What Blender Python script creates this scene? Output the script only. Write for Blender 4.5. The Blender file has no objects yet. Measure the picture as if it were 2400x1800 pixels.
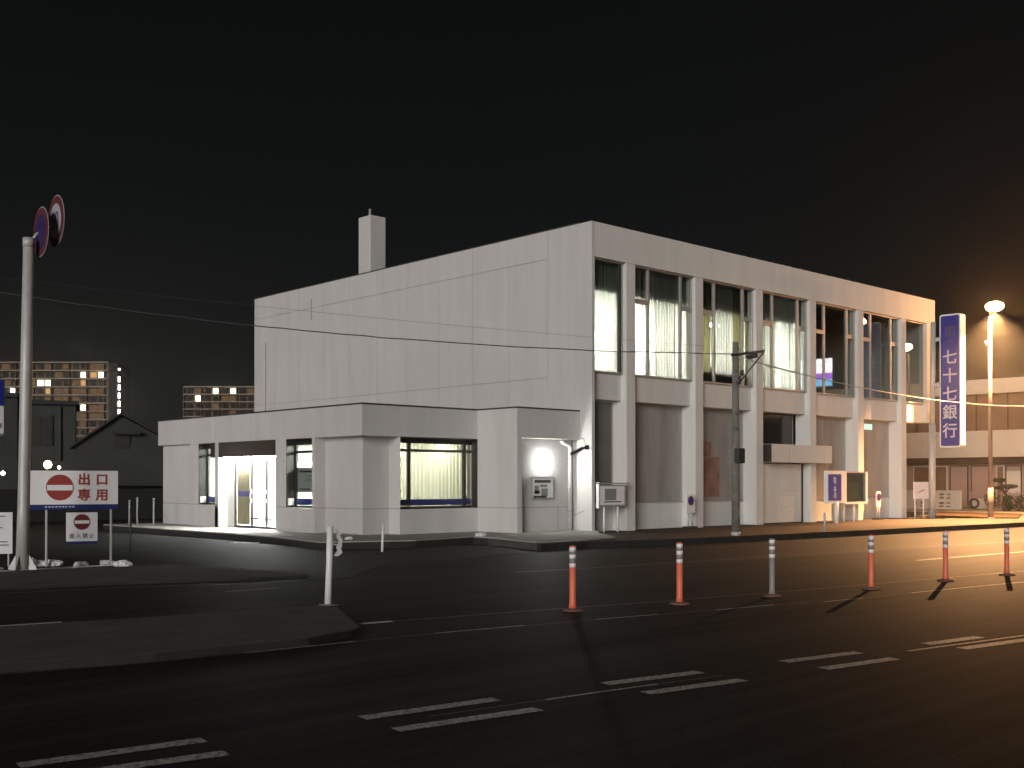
import bpy, math, random
from mathutils import Vector, Matrix
random.seed(7)
R = math.radians
C = bpy.context.scene.collection
S = bpy.context.scene

# ------------------------------------------------------------------ camera
cam = bpy.data.cameras.new('camera')
cam.sensor_width = 36.0
cam.lens = 39.05
cam.shift_y = 0.0864
cam.clip_start = 0.1
cam.clip_end = 3000
co = bpy.data.objects.new('camera', cam)
co.location = (-23.218, -21.627, 1.4835)
co.rotation_euler = (R(90.4166), 0, R(-42.9297))
C.objects.link(co)
S.camera = co

# ------------------------------------------------------------------ world: night sky with the town's glow near the horizon
W = bpy.data.worlds.new('World'); S.world = W; W.use_nodes = True
wn = W.node_tree.nodes; wl = W.node_tree.links
for n in list(wn): wn.remove(n)
out = wn.new('ShaderNodeOutputWorld')
SUN_AZ, SUN_EL = R(210), R(9)          # compass direction the light comes from (world azimuth from +X)
sky = wn.new('ShaderNodeTexSky'); sky.sky_type = 'NISHITA'; sky.sun_disc = False
sky.sun_elevation = SUN_EL; sky.sun_rotation = R(90) - SUN_AZ
bg1 = wn.new('ShaderNodeBackground'); bg1.inputs['Strength'].default_value = 0.0003
wl.new(sky.outputs[0], bg1.inputs['Color'])
tc = wn.new('ShaderNodeTexCoord'); sx = wn.new('ShaderNodeSeparateXYZ'); wl.new(tc.outputs['Generated'], sx.inputs[0])
ramp = wn.new('ShaderNodeValToRGB'); wl.new(sx.outputs['Z'], ramp.inputs[0])
e = ramp.color_ramp.elements
e[0].position = 0.0; e[0].color = (0.0185, 0.0195, 0.0190, 1)
e[1].position = 1.0; e[1].color = (0.0022, 0.0028, 0.0027, 1)
for p_, c_ in ((0.12, (0.0142, 0.0158, 0.0150, 1)), (0.24, (0.0078, 0.0088, 0.0088, 1)), (0.42, (0.0048, 0.0056, 0.0053, 1))):
    k = e.new(p_); k.color = c_
bg2 = wn.new('ShaderNodeBackground'); bg2.inputs['Strength'].default_value = 0.52
wl.new(ramp.outputs[0], bg2.inputs['Color'])
add = wn.new('ShaderNodeAddShader'); wl.new(bg1.outputs[0], add.inputs[0]); wl.new(bg2.outputs[0], add.inputs[1])
wl.new(add.outputs[0], out.inputs['Surface'])

# the one broad soft light of the town behind the camera
sl = bpy.data.lights.new('sun', 'SUN'); sl.energy = 2.2; sl.angle = R(22); sl.color = (1.0, 0.965, 0.94)
so = bpy.data.objects.new('sun', sl); C.objects.link(so)
dv = Vector((math.cos(SUN_AZ)*math.cos(SUN_EL), math.sin(SUN_AZ)*math.cos(SUN_EL), math.sin(SUN_EL)))
so.rotation_euler = dv.to_track_quat('Z', 'Y').to_euler()

S.view_settings.view_transform = 'Standard'
S.view_settings.look = 'None'
S.view_settings.exposure = 0.0
S.view_settings.gamma = 1.0
S.view_settings.use_curve_mapping = False
S.cycles.use_denoising = True
S.cycles.max_bounces = 10
S.cycles.transparent_max_bounces = 16
S.cycles.sample_clamp_indirect = 6.0
S.cycles.caustics_reflective = False
S.cycles.caustics_refractive = False
HAZE = 0.0010

# ------------------------------------------------------------------ materials
def base_mat(name):
    m = bpy.data.materials.new(name); m.use_nodes = True
    return m, m.node_tree.nodes, m.node_tree.links, m.node_tree.nodes['Principled BSDF']
def pm(name, col, rough=0.6, var=0.12, scale=3.0, bump=0.0, bscale=60.0, metal=0.0, streak=False, spec=0.5, stretch=None):
    m, n, l, b = base_mat(name)
    b.inputs['Roughness'].default_value = rough
    b.inputs['Metallic'].default_value = metal
    b.inputs['Specular IOR Level'].default_value = spec
    tcn = n.new('ShaderNodeTexCoord'); mp = n.new('ShaderNodeMapping')
    geo = n.new('ShaderNodeNewGeometry'); l.new(geo.outputs['Position'], mp.inputs['Vector'])
    if streak: mp.inputs['Scale'].default_value = (1.6, 1.6, 0.22)
    if stretch: mp.inputs['Scale'].default_value = stretch
    ns = n.new('ShaderNodeTexNoise'); ns.inputs['Scale'].default_value = scale; ns.inputs['Detail'].default_value = 6
    ns.inputs['Roughness'].default_value = 0.65
    l.new(mp.outputs[0], ns.inputs['Vector'])
    rp = n.new('ShaderNodeValToRGB'); l.new(ns.outputs['Fac'], rp.inputs[0])
    rp.color_ramp.elements[0].position = 0.30; rp.color_ramp.elements[1].position = 0.72
    rp.color_ramp.elements[0].color = tuple(c*(1-var) for c in col) + (1,)
    rp.color_ramp.elements[1].color = tuple(min(1, c*(1+var)) for c in col) + (1,)
    l.new(rp.outputs[0], b.inputs['Base Color'])
    if bump:
        nb = n.new('ShaderNodeTexNoise'); nb.inputs['Scale'].default_value = bscale; nb.inputs['Detail'].default_value = 4
        l.new(geo.outputs['Position'], nb.inputs['Vector'])
        bp = n.new('ShaderNodeBump'); bp.inputs['Strength'].default_value = bump; bp.inputs['Distance'].default_value = 0.02
        l.new(nb.outputs['Fac'], bp.inputs['Height']); l.new(bp.outputs[0], b.inputs['Normal'])
    return m
def em(name, col, strength):
    m, n, l, b = base_mat(name)
    n.remove(b); ee = n.new('ShaderNodeEmission'); ee.inputs['Color'].default_value = col + (1,); ee.inputs['Strength'].default_value = strength
    l.new(ee.outputs[0], n['Material Output'].inputs['Surface'])
    return m
def glass(name, tint=(0.9, 0.93, 0.92), refl=0.06, rough=0.0):
    m, n, l, b = base_mat(name); n.remove(b)
    t = n.new('ShaderNodeBsdfTransparent'); t.inputs[0].default_value = tint + (1,)
    g = n.new('ShaderNodeBsdfGlossy'); g.inputs['Roughness'].default_value = rough
    lw = n.new('ShaderNodeLayerWeight'); lw.inputs['Blend'].default_value = 0.5
    pw = n.new('ShaderNodeMath'); pw.operation = 'POWER'; pw.inputs[1].default_value = 4.0; l.new(lw.outputs['Facing'], pw.inputs[0])
    mul = n.new('ShaderNodeMath'); mul.operation = 'MULTIPLY_ADD'; mul.inputs[1].default_value = 0.9; mul.inputs[2].default_value = refl
    l.new(pw.outputs[0], mul.inputs[0])
    x = n.new('ShaderNodeMixShader'); l.new(mul.outputs[0], x.inputs[0]); l.new(t.outputs[0], x.inputs[1]); l.new(g.outputs[0], x.inputs[2])
    l.new(x.outputs[0], n['Material Output'].inputs['Surface'])
    return m
def cloth(name, col, trans=0.5):
    """thin woven cloth: part diffuse, part translucent, with fine vertical thread variation"""
    m, n, l, b = base_mat(name); n.remove(b)
    d = n.new('ShaderNodeBsdfDiffuse'); t = n.new('ShaderNodeBsdfTranslucent')
    geo = n.new('ShaderNodeNewGeometry'); mp = n.new('ShaderNodeMapping'); mp.inputs['Scale'].default_value = (9, 9, 0.3)
    l.new(geo.outputs['Position'], mp.inputs['Vector'])
    ns = n.new('ShaderNodeTexNoise'); ns.inputs['Scale'].default_value = 1.3; ns.inputs['Detail'].default_value = 3
    l.new(mp.outputs[0], ns.inputs['Vector'])
    rp = n.new('ShaderNodeValToRGB'); l.new(ns.outputs['Fac'], rp.inputs[0])
    rp.color_ramp.elements[0].position = 0.35; rp.color_ramp.elements[1].position = 0.65
    rp.color_ramp.elements[0].color = tuple(c*0.86 for c in col) + (1,); rp.color_ramp.elements[1].color = col + (1,)
    l.new(rp.outputs[0], d.inputs[0]); l.new(rp.outputs[0], t.inputs[0])
    x = n.new('ShaderNodeMixShader'); x.inputs[0].default_value = trans
    l.new(d.outputs[0], x.inputs[1]); l.new(t.outputs[0], x.inputs[2])
    l.new(x.outputs[0], n['Material Output'].inputs['Surface'])
    return m

M = {}
M['wall'] = pm('painted_render', (0.60, 0.578, 0.556), 0.85, 0.07, 1.3, 0.25, 90, streak=True)
M['wall2'] = pm('painted_render_beige', (0.69, 0.68, 0.635), 0.85, 0.07, 1.3, 0.25, 90, streak=True)
M['joint'] = pm('joint_sealant', (0.27, 0.26, 0.25), 0.9)
M['coping'] = pm('dark_coping', (0.05, 0.05, 0.05), 0.5)
M['alu'] = pm('aluminium_frame', (0.42, 0.41, 0.39), 0.45, 0.05, metal=0.3)
M['dark'] = pm('dark_bronze_frame', (0.030, 0.026, 0.024), 0.4, 0.1)
M['brown'] = pm('brown_shutter_box', (0.060, 0.046, 0.036), 0.5, 0.1)
M['black'] = pm('black_plastic', (0.008, 0.008, 0.008), 0.8, spec=0.1)
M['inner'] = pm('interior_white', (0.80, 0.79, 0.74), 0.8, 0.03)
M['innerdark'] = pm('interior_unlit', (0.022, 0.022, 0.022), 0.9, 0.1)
M['glass'] = glass('window_glass', (0.74, 0.77, 0.75), 0.05)
M['clear'] = glass('clear_door_glass', (0.95, 0.96, 0.95), 0.04)
M['glassdark'] = glass('tinted_glass', (0.55, 0.6, 0.58), 0.2)
M['film'] = pm('frosted_pane', (0.32, 0.30, 0.27), 0.35, 0.30, 0.7, spec=0.6, stretch=(1.5, 1.5, 0.3))
M['filmolive'] = pm('dark_olive_pane', (0.11, 0.108, 0.085), 0.2, 0.2, 0.8, spec=0.6)
M['filmdark'] = pm('dark_pane', (0.022, 0.022, 0.02), 0.12, 0.2, 0.8, spec=0.7)
M['redposter'] = pm('faded_red_cloth', (0.31, 0.165, 0.125), 0.7, 0.35, 2.2)  # colour of a vague reddish reflection, laid over the frosted pane
M['thin'] = cloth('sheer_curtain', (0.90, 0.89, 0.83), 0.80)
M['mid'] = cloth('lined_curtain', (0.46, 0.45, 0.40), 0.66)
M['heavy'] = cloth('heavy_curtain', (0.16, 0.14, 0.07), 0.55)
M['tube'] = em('fluorescent_tube', (1.0, 0.98, 0.92), 430.0)
M['tubeatm'] = em('lobby_ceiling_panel', (1.0, 0.99, 0.95), 210.0)
M['wlamp'] = em('wall_lamp_diffuser', (0.97, 1.0, 0.95), 310.0)
M['sodium'] = em('sodium_bulb', (1.0, 0.44, 0.14), 160.0)
M['sodium_b'] = em('sodium_bulb_bright', (1.0, 0.44, 0.14), 1150.0)  # bulb of the assumed second street lamp
M['sodium_far'] = em('sodium_bulb_far', (1.0, 0.62, 0.28), 18.0)
M['whitepoint'] = em('white_bulb', (1.0, 0.98, 0.92), 12.0)
M['litwin'] = em('lit_flat_window', (1.0, 0.93, 0.70), 7.0)
M['litwin2'] = em('lit_flat_window_warm', (1.0, 0.55, 0.22), 0.9)
M['litdim'] = em('curtained_flat_window', (1.0, 0.58, 0.30), 0.16)
M['stair'] = em('stairwell_light', (1.0, 0.97, 0.85), 9.0)
M['asphalt'] = None
M['pave'] = pm('pavement_asphalt', (0.085, 0.075, 0.068), 0.75, 0.25, 2.5, 0.08, 120, spec=0.01)
M['concrete'] = pm('concrete_slab', (0.36, 0.355, 0.33), 0.75, 0.15, 2.0, 0.3, 80, spec=0.01)
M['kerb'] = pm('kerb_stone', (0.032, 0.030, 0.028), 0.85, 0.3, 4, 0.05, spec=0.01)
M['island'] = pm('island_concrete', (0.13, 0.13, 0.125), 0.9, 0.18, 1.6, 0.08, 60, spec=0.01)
M['soil'] = pm('planting_soil', (0.05, 0.035, 0.025), 0.95, 0.4, 6, 0.08, 30, spec=0.01)
M['lot'] = pm('lot_asphalt', (0.042, 0.042, 0.040), 0.7, 0.3, 1.2, 0.08, 110, spec=0.05)
M['ground'] = pm('ground_dark', (0.04, 0.04, 0.038), 0.9, 0.3, 0.4, spec=0.01)
M['kerbdark'] = pm('grimy_kerb_side', (0.022, 0.021, 0.02), 0.9, 0.3, 4)  # shade of the upright kerb and slab faces, put into their colour
M['white'] = pm('white_paint', (0.78, 0.78, 0.76), 0.45, 0.06, 6)
M['signwhite'] = pm('sign_white', (0.84, 0.82, 0.81), 0.5, 0.05, 4)
M['signred'] = pm('sign_red', (0.33, 0.045, 0.035), 0.5, 0.12, 5)
M['signdkred'] = pm('sign_dark_red', (0.17, 0.020, 0.022), 0.5, 0.1, 5)
M['signblue'] = pm('sign_blue', (0.020, 0.030, 0.25), 0.4, 0.12, 4)
M['vividblue'] = pm('vivid_blue_panel', (0.035, 0.045, 0.30), 0.4, 0.1, 4)
M['deepblue'] = pm('deep_blue_film', (0.018, 0.03, 0.15), 0.4, 0.12, 4)
M['blackink'] = pm('black_lettering', (0.03, 0.03, 0.035), 0.6)
M['greyink'] = pm('grey_lettering', (0.25, 0.27, 0.25), 0.6, 0.25, 20)
M['letter'] = pm('pale_lettering', (0.60, 0.58, 0.62), 0.5, 0.04)
M['ringred'] = pm('dull_ring_red', (0.13, 0.028, 0.035), 0.6, 0.1)
M['dullwhite'] = pm('weathered_sign_white', (0.42, 0.40, 0.42), 0.6, 0.08)
M['dullblue'] = pm('weathered_sign_blue', (0.035, 0.022, 0.10), 0.6, 0.1)
M['numeral'] = pm('faded_blue_numeral', (0.10, 0.11, 0.28), 0.5, 0.1)
M['emblem'] = pm('faded_emblem', (0.10, 0.08, 0.16), 0.5, 0.1)
M['galv'] = pm('galvanised_steel', (0.50, 0.49, 0.47), 0.5, 0.14, 5, metal=0.15, stretch=(2, 2, 0.5))
M['polegrey'] = pm('grey_pole_paint', (0.33, 0.32, 0.30), 0.55, 0.12, 5)
M['lamppole'] = pm('brown_pole_paint', (0.20, 0.15, 0.125), 0.5, 0.15, 4)
M['utility'] = pm('weathered_concrete_pole', (0.17, 0.16, 0.14), 0.85, 0.3, 5, 0.4)
M['steel'] = pm('dark_steel', (0.03, 0.03, 0.028), 0.6)
M['orange'] = pm('orange_rubber', (0.80, 0.18, 0.10), 0.5, 0.12, 8)
M['basebrown'] = pm('dirty_rubber_base', (0.16, 0.085, 0.06), 0.8, 0.2)
M['greyrub'] = pm('grey_rubber', (0.26, 0.25, 0.23), 0.5, 0.1, 8)
M['reflect'] = pm('reflective_tape', (0.88, 0.86, 0.86), 0.3, 0.03, 10)
M['snow'] = pm('old_snow', (0.78, 0.79, 0.80), 0.8, 0.22, 9, 0.8, 25)
M['tape'] = pm('worn_white_tape', (0.45, 0.44, 0.42), 0.7, 0.25, 12)
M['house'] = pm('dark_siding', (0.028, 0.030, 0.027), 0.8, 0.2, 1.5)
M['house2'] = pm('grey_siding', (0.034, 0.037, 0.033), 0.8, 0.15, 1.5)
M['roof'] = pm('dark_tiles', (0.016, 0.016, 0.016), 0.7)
M['apt'] = pm('flat_block_wall', (0.20, 0.14, 0.085), 0.9, 0.25, 0.05)
M['aptrail'] = pm('balcony_rail', (0.38, 0.31, 0.25), 0.9, 0.1, 0.1)
M['aptdark'] = pm('flat_block_side', (0.018, 0.013, 0.015), 0.9)
M['nwall'] = pm('cream_render', (0.62, 0.54, 0.42), 0.8, 0.08, 0.8, 0.2, 60)
M['nwin'] = pm('neighbour_glazing', (0.20, 0.125, 0.075), 0.35, 0.3, 0.5)
M['ntile'] = pm('pinkish_tile', (0.40, 0.26, 0.20), 0.6, 0.08, 1)
M['ndark'] = pm('neighbour_dark_frame', (0.04, 0.025, 0.018), 0.6)
M['pine'] = pm('pine_needles', (0.045, 0.06, 0.025), 0.9, 0.35, 6)
M['hedge'] = pm('hedge_leaves', (0.04, 0.05, 0.022), 0.9, 0.35, 8)
M['bark'] = pm('bark', (0.07, 0.045, 0.03), 0.9, 0.2, 8)
M['rubber'] = pm('tyre_rubber', (0.035, 0.03, 0.028), 0.8)
M['pylon_white'] = em('pylon_lit_white', (1.0, 0.97, 1.0), 9.0)
M['pylon_pink'] = em('pylon_lit_violet', (0.50, 0.16, 0.9), 6.0)
M['pylon_blue'] = em('pylon_lit_blue', (0.25, 0.65, 1.0), 6.0)

def road_mat(name, dark, rough):
    m, n, l, b = base_mat(name)
    geo = n.new('ShaderNodeNewGeometry')
    ns = n.new('ShaderNodeTexNoise'); ns.inputs['Scale'].default_value = 45; ns.inputs['Detail'].default_value = 6; ns.inputs['Roughness'].default_value = 0.8
    l.new(geo.outputs['Position'], ns.inputs['Vector'])
    mp = n.new('ShaderNodeMapping'); mp.inputs['Rotation'].default_value = (0, 0, R(6.5)); mp.inputs['Scale'].default_value = (0.05, 1.15, 1)
    l.new(geo.outputs['Position'], mp.inputs['Vector'])
    n2 = n.new('ShaderNodeTexNoise'); n2.inputs['Scale'].default_value = 1.3; n2.inputs['Detail'].default_value = 7; n2.inputs['Roughness'].default_value = 0.72
    l.new(mp.outputs[0], n2.inputs['Vector'])
    mx = n.new('ShaderNodeMath'); mx.operation = 'MULTIPLY'; l.new(ns.outputs['Fac'], mx.inputs[0]); l.new(n2.outputs['Fac'], mx.inputs[1])
    rp = n.new('ShaderNodeValToRGB'); l.new(mx.outputs[0], rp.inputs[0])
    rp.color_ramp.elements[0].position = 0.15; rp.color_ramp.elements[1].position = 0.42
    rp.color_ramp.elements[0].color = tuple(c*0.35 for c in dark) + (1,); rp.color_ramp.elements[1].color = tuple(c*1.9 for c in dark) + (1,)
    l.new(rp.outputs[0], b.inputs['Base Color'])
    b.inputs['Roughness'].default_value = 0.66
    b.inputs['Specular IOR Level'].default_value = 0.022
    bp = n.new('ShaderNodeBump'); bp.inputs['Strength'].default_value = 0.10; bp.inputs['Distance'].default_value = 0.008
    l.new(ns.outputs['Fac'], bp.inputs['Height']); l.new(bp.outputs[0], b.inputs['Normal'])
    return m
M['asphalt'] = road_mat('road_asphalt', (0.036, 0.034, 0.032), 0.55)
def worn_paint(name, col, wear=0.45):
    m, n, l, b = base_mat(name)
    geo = n.new('ShaderNodeNewGeometry')
    ns = n.new('ShaderNodeTexNoise'); ns.inputs['Scale'].default_value = 26; ns.inputs['Detail'].default_value = 8; ns.inputs['Roughness'].default_value = 0.8
    l.new(geo.outputs['Position'], ns.inputs['Vector'])
    rp = n.new('ShaderNodeValToRGB'); l.new(ns.outputs['Fac'], rp.inputs[0])
    rp.color_ramp.elements[0].position = wear - 0.06; rp.color_ramp.elements[1].position = wear + 0.08
    rp.color_ramp.elements[0].color = (0.06, 0.058, 0.055, 1); rp.color_ramp.elements[1].color = col + (1,)
    l.new(rp.outputs[0], b.inputs['Base Color']); b.inputs['Roughness'].default_value = 0.6
    return m
M['mark'] = worn_paint('road_paint', (0.55, 0.53, 0.49), 0.46)
M['markworn'] = worn_paint('road_paint_worn', (0.24, 0.235, 0.22), 0.54)
M['markbright'] = worn_paint('road_paint_fresh', (0.82, 0.80, 0.76), 0.38)

# ------------------------------------------------------------------ mesh helpers
class MB:
    def __init__(s): s.v = []; s.f = []
    def face(s, pts):
        i = len(s.v); s.v += [tuple(p) for p in pts]; s.f.append(tuple(range(i, i+len(pts)))); return s
    def box(s, x0, x1, y0, y1, z0, z1):
        i = len(s.v)
        s.v += [(x0,y0,z0),(x1,y0,z0),(x1,y1,z0),(x0,y1,z0),(x0,y0,z1),(x1,y0,z1),(x1,y1,z1),(x0,y1,z1)]
        s.f += [tuple(i+k for k in q) for q in ((0,3,2,1),(4,5,6,7),(0,1,5,4),(1,2,6,5),(2,3,7,6),(3,0,4,7))]
        return s
    def prism(s, poly, z0, z1):
        i = len(s.v); n = len(poly)
        s.v += [(p[0],p[1],z0) for p in poly] + [(p[0],p[1],z1) for p in poly]
        s.f.append(tuple(i+n+k for k in range(n))); s.f.append(tuple(i+k for k in reversed(range(n))))
        for k in range(n):
            a, b = k, (k+1) % n; s.f.append((i+a, i+b, i+n+b, i+n+a))
        return s
    def tube(s, pts, rad, n=12, cap=True):
        pts = [Vector(p) for p in pts]
        if not isinstance(rad, (list, tuple)): rad = [rad]*len(pts)
        base = len(s.v)
        for k, p in enumerate(pts):
            d = (pts[min(k+1, len(pts)-1)] - pts[max(k-1, 0)]).normalized()
            a = d.cross(Vector((0,0,1)) if abs(d.z) < 0.9 else Vector((1,0,0))).normalized(); b = d.cross(a)
            for j in range(n):
                t = 2*math.pi*j/n; s.v.append(tuple(p + (a*math.cos(t) + b*math.sin(t))*rad[k]))
        for k in range(len(pts)-1):
            for j in range(n):
                s.f.append((base+k*n+j, base+k*n+(j+1) % n, base+(k+1)*n+(j+1) % n, base+(k+1)*n+j))
        if cap:
            s.f.append(tuple(base+j for j in reversed(range(n)))); s.f.append(tuple(base+(len(pts)-1)*n+j for j in range(n)))
        return s
    def blob(s, c, r, squash=(1,1,1), n=10, m=6, jit=0.15):
        base = len(s.v); c = Vector(c)
        s.v.append(tuple(c + Vector((0,0,r*squash[2]))))
        for i in range(1, m):
            ph = math.pi*i/m
            for j in range(n):
                th = 2*math.pi*j/n; q = r*(1+random.uniform(-jit, jit))
                s.v.append((c.x+q*squash[0]*math.sin(ph)*math.cos(th), c.y+q*squash[1]*math.sin(ph)*math.sin(th), c.z+q*squash[2]*math.cos(ph)))
        s.v.append(tuple(c - Vector((0,0,r*squash[2]))))
        last = len(s.v)-1
        for j in range(n): s.f.append((base, base+1+j, base+1+(j+1) % n))
        for i in range(m-2):
            for j in range(n):
                a = base+1+i*n+j; b = base+1+i*n+(j+1) % n; s.f.append((a, a+n, b+n, b))
        for j in range(n):
            a = base+1+(m-2)*n+j; b = base+1+(m-2)*n+(j+1) % n; s.f.append((a, last, b))
        return s
    def build(s, name, mat, parent=None, smooth=False, bevel=0, mtx=None):
        me = bpy.data.meshes.new(name)
        vv = [tuple(mtx @ Vector(p)) for p in s.v] if mtx else s.v
        me.from_pydata(vv, [], s.f); me.update()
        me.materials.append(M[mat] if isinstance(mat, str) else mat)
        if smooth:
            for p in me.polygons: p.use_smooth = True
        o = bpy.data.objects.new(name, me); C.objects.link(o)
        if parent is not None:
            o.parent = parent
            o.matrix_parent_inverse = (Matrix.Identity(4) if parent.parent else Matrix.Translation(parent.location).inverted())
        if bevel:
            md = o.modifiers.new('bevel', 'BEVEL'); md.width = bevel; md.segments = 2; md.limit_method = 'ANGLE'
        return o
def root_loc(o):
    while o.parent: o = o.parent
    return Vector(o.location)
def thing(name, label, cat, loc=(0,0,0), group=None):
    o = bpy.data.objects.new(name, None); o.empty_display_size = 0.2; C.objects.link(o); o.location = loc
    o['label'] = label; o['category'] = cat
    if group: o['group'] = group
    return o
def tag(o, label, cat, group=None):
    o['label'] = label; o['category'] = cat
    if group: o['group'] = group
    return o
def st(o): o['kind'] = 'structure'; return o
def stuff(o, label=None):
    o['kind'] = 'stuff'
    if label: o['label'] = label
    return o
def B(name, mat, parent, x0, x1, y0, y1, z0, z1, bevel=0):
    return MB().box(x0, x1, y0, y1, z0, z1).build(name, mat, parent, bevel=bevel)
def T(name, mat, parent, pts, rad, n=12):
    return MB().tube(pts, rad, n).build(name, mat, parent, smooth=True)
def frame_mtx(origin, xdir, zdir=(0,0,1)):
    """local x along xdir, local y up, local z out of the face"""
    x = Vector(xdir).normalized(); y = Vector(zdir).normalized(); z = x.cross(y)
    m = Matrix((x, y, z)).transposed().to_4x4(); m.translation = Vector(origin); return m
def text(name, s, size, mat, parent, origin, xdir, thick=0.004, bold=0.0):
    cu = bpy.data.curves.new(name, 'FONT'); cu.body = s; cu.size = size; cu.align_x = 'CENTER'; cu.align_y = 'CENTER'
    cu.extrude = thick; cu.offset = bold
    t = bpy.data.objects.new(name, cu); C.objects.link(t)
    dg = bpy.context.evaluated_depsgraph_get(); me = bpy.data.meshes.new_from_object(t.evaluated_get(dg))
    bpy.data.objects.remove(t)
    me.transform(frame_mtx(origin, xdir)); me.materials.clear(); me.materials.append(M[mat])
    o = bpy.data.objects.new(name, me); C.objects.link(o)
    if parent is not None:
        o.parent = parent; o.matrix_parent_inverse = (Matrix.Identity(4) if parent.parent else Matrix.Translation(parent.location).inverted())
    return o
def disc(name, mat, parent, origin, xdir, r, thick=0.01, n=40, off=0.0, inner=None):
    m = frame_mtx(origin, xdir); mb = MB()
    if inner is None:
        poly = [(r*math.cos(2*math.pi*k/n), r*math.sin(2*math.pi*k/n)) for k in range(n)]
        mb.prism(poly, off, off+thick)
    else:
        for k in range(n):
            a, b = 2*math.pi*k/n, 2*math.pi*(k+1)/n
            mb.prism([(inner*math.cos(a), inner*math.sin(a)), (r*math.cos(a), r*math.sin(a)), (r*math.cos(b), r*math.sin(b)), (inner*math.cos(b), inner*math.sin(b))], off, off+thick)
    return mb.build(name, mat, parent, mtx=m)
def rect(name, mat, parent, origin, xdir, x0, x1, y0, y1, off=0.0, thick=0.01):
    return MB().box(x0, x1, y0, y1, off, off+thick).build(name, mat, parent, mtx=frame_mtx(origin, xdir))
def copy_tree(o, parent=None):
    c = o.copy(); C.objects.link(c)
    if parent: c.parent = parent
    for ch in [x for x in CH.get(o.name, [])]: copy_tree(ch, c)
    return c
CH = {}
def index_children(o):
    CH[o.name] = list(o.children)
    for ch in o.children: index_children(ch)

# ================================================================== SETTING
st(MB().prism([(-700,-400),(900,-400),(900,900),(-700,900)], -0.6, -0.17).build('ground', 'ground'))
# road: kerb side follows the pavement, slightly skewed to the bank
far_edge = [(-60,-2.2),(-22,-4.35),(-17.6,-4.85),(-15.8,-5.2),(-14.2,-5.85),(-12.6,-6.2),(-10.5,-4.2),(-5.3,-3.35),(-3.6,-3.4),(-1.3,-4.05),(3.3,-4.45),(6.7,-4.71),(16.5,-5.3),(27,-6.0),(70,-8.6),(160,-14)]
near_edge = [(160,-34),(0,-23.5),(-60,-19.5),(-60,-60),(160,-60)]
road = st(MB().prism(far_edge + [(160,-30),(0,-28.0),(-60,-27.5)], -0.165, -0.15).build('road', 'asphalt'))
st(MB().prism([(160,-30.05),(0,-28.05),(-60,-27.55),(-60,-40),(160,-40)], -0.17, -0.02).build('near_pavement', 'pave'))
# forecourt (parking) asphalt beside the annex
st(MB().prism([(p[0], p[1]-0.03) for p in far_edge[:9]] + [(-5.3,0),(-1,1),(-1,22),(-60,40)], -0.17, -0.143).build('parking_lot', 'lot'))
pav = st(MB().prism([(-5.2,-3.1),(-3.6,-3.15),(-1.3,-3.82),(3.3,-4.22),(6.7,-4.48),(16.5,-5.07),(27,-5.77),(70,-8.4),(70,20),(26.5,20),(26.5,1.2),(20.8,1.2),(20.8,3),(-0.2,3),(-2.5,0.4),(-4.4,-0.3)], -0.17, 0.0).build('pavement', 'pave'))
# kerb stones along the pavement
kl = [(-5.2,-3.1),(-3.6,-3.15),(-1.3,-3.82),(3.3,-4.22),(6.7,-4.48),(16.5,-5.07),(27,-5.77),(34,-6.2)]
for a, b in zip(kl[:-1], kl[1:]):
    a, b = Vector(a), Vector(b); L = (b-a).length; n = max(1, round(L/0.6)); d = (b-a)/L; nn = Vector((d.y, -d.x))
    for k in range(n):
        p, q = a+d*(L*k/n+0.006), a+d*(L*(k+1)/n-0.006)
        MB().prism([tuple(p+nn*0.003), tuple(p+nn*0.15), tuple(q+nn*0.15), tuple(q+nn*0.003)], -0.16, 0.008+random.uniform(-.003,.003)).build('kerb_stone', 'kerb', pav)
# left pavement strip behind the road sign
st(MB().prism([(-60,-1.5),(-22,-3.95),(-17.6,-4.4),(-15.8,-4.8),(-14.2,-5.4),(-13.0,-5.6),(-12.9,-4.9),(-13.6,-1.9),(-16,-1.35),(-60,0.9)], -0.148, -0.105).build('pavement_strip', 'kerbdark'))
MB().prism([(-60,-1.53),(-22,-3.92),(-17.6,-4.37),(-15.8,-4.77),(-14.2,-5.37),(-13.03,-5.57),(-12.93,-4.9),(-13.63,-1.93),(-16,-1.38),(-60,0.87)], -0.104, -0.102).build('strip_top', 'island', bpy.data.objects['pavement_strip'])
# planted strip and raised bed toward the neighbour
st(MB().prism([(19.4,-0.4),(26.3,2.6),(26.0,-1.3),(20.6,-3.4),(19.6,-2.2)], -0.05, 0.05).build('planting_bed', 'soil'))

# concrete apron round the annex and lit corner platform
ap = [(-8.2,14.2),(-8.2,9.5),(-8.16,5.9),(-8.3,3.4),(-8.75,0.5),(-6.6,-0.35),(-4.45,0.02),(-4.5,-0.8),(-4.9,-2.1),(-5.12,-2.98),(-3.6,-2.99),(-2.05,-2.75),(-0.4,-0.6),(0.45,-0.05),(0.45,2.8),(-5.5,3.5),(-5.5,14.2)]
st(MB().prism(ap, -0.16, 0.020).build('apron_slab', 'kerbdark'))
MB().prism(ap, 0.020, 0.045).build('slab_top', 'concrete', bpy.data.objects['apron_slab'])

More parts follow.
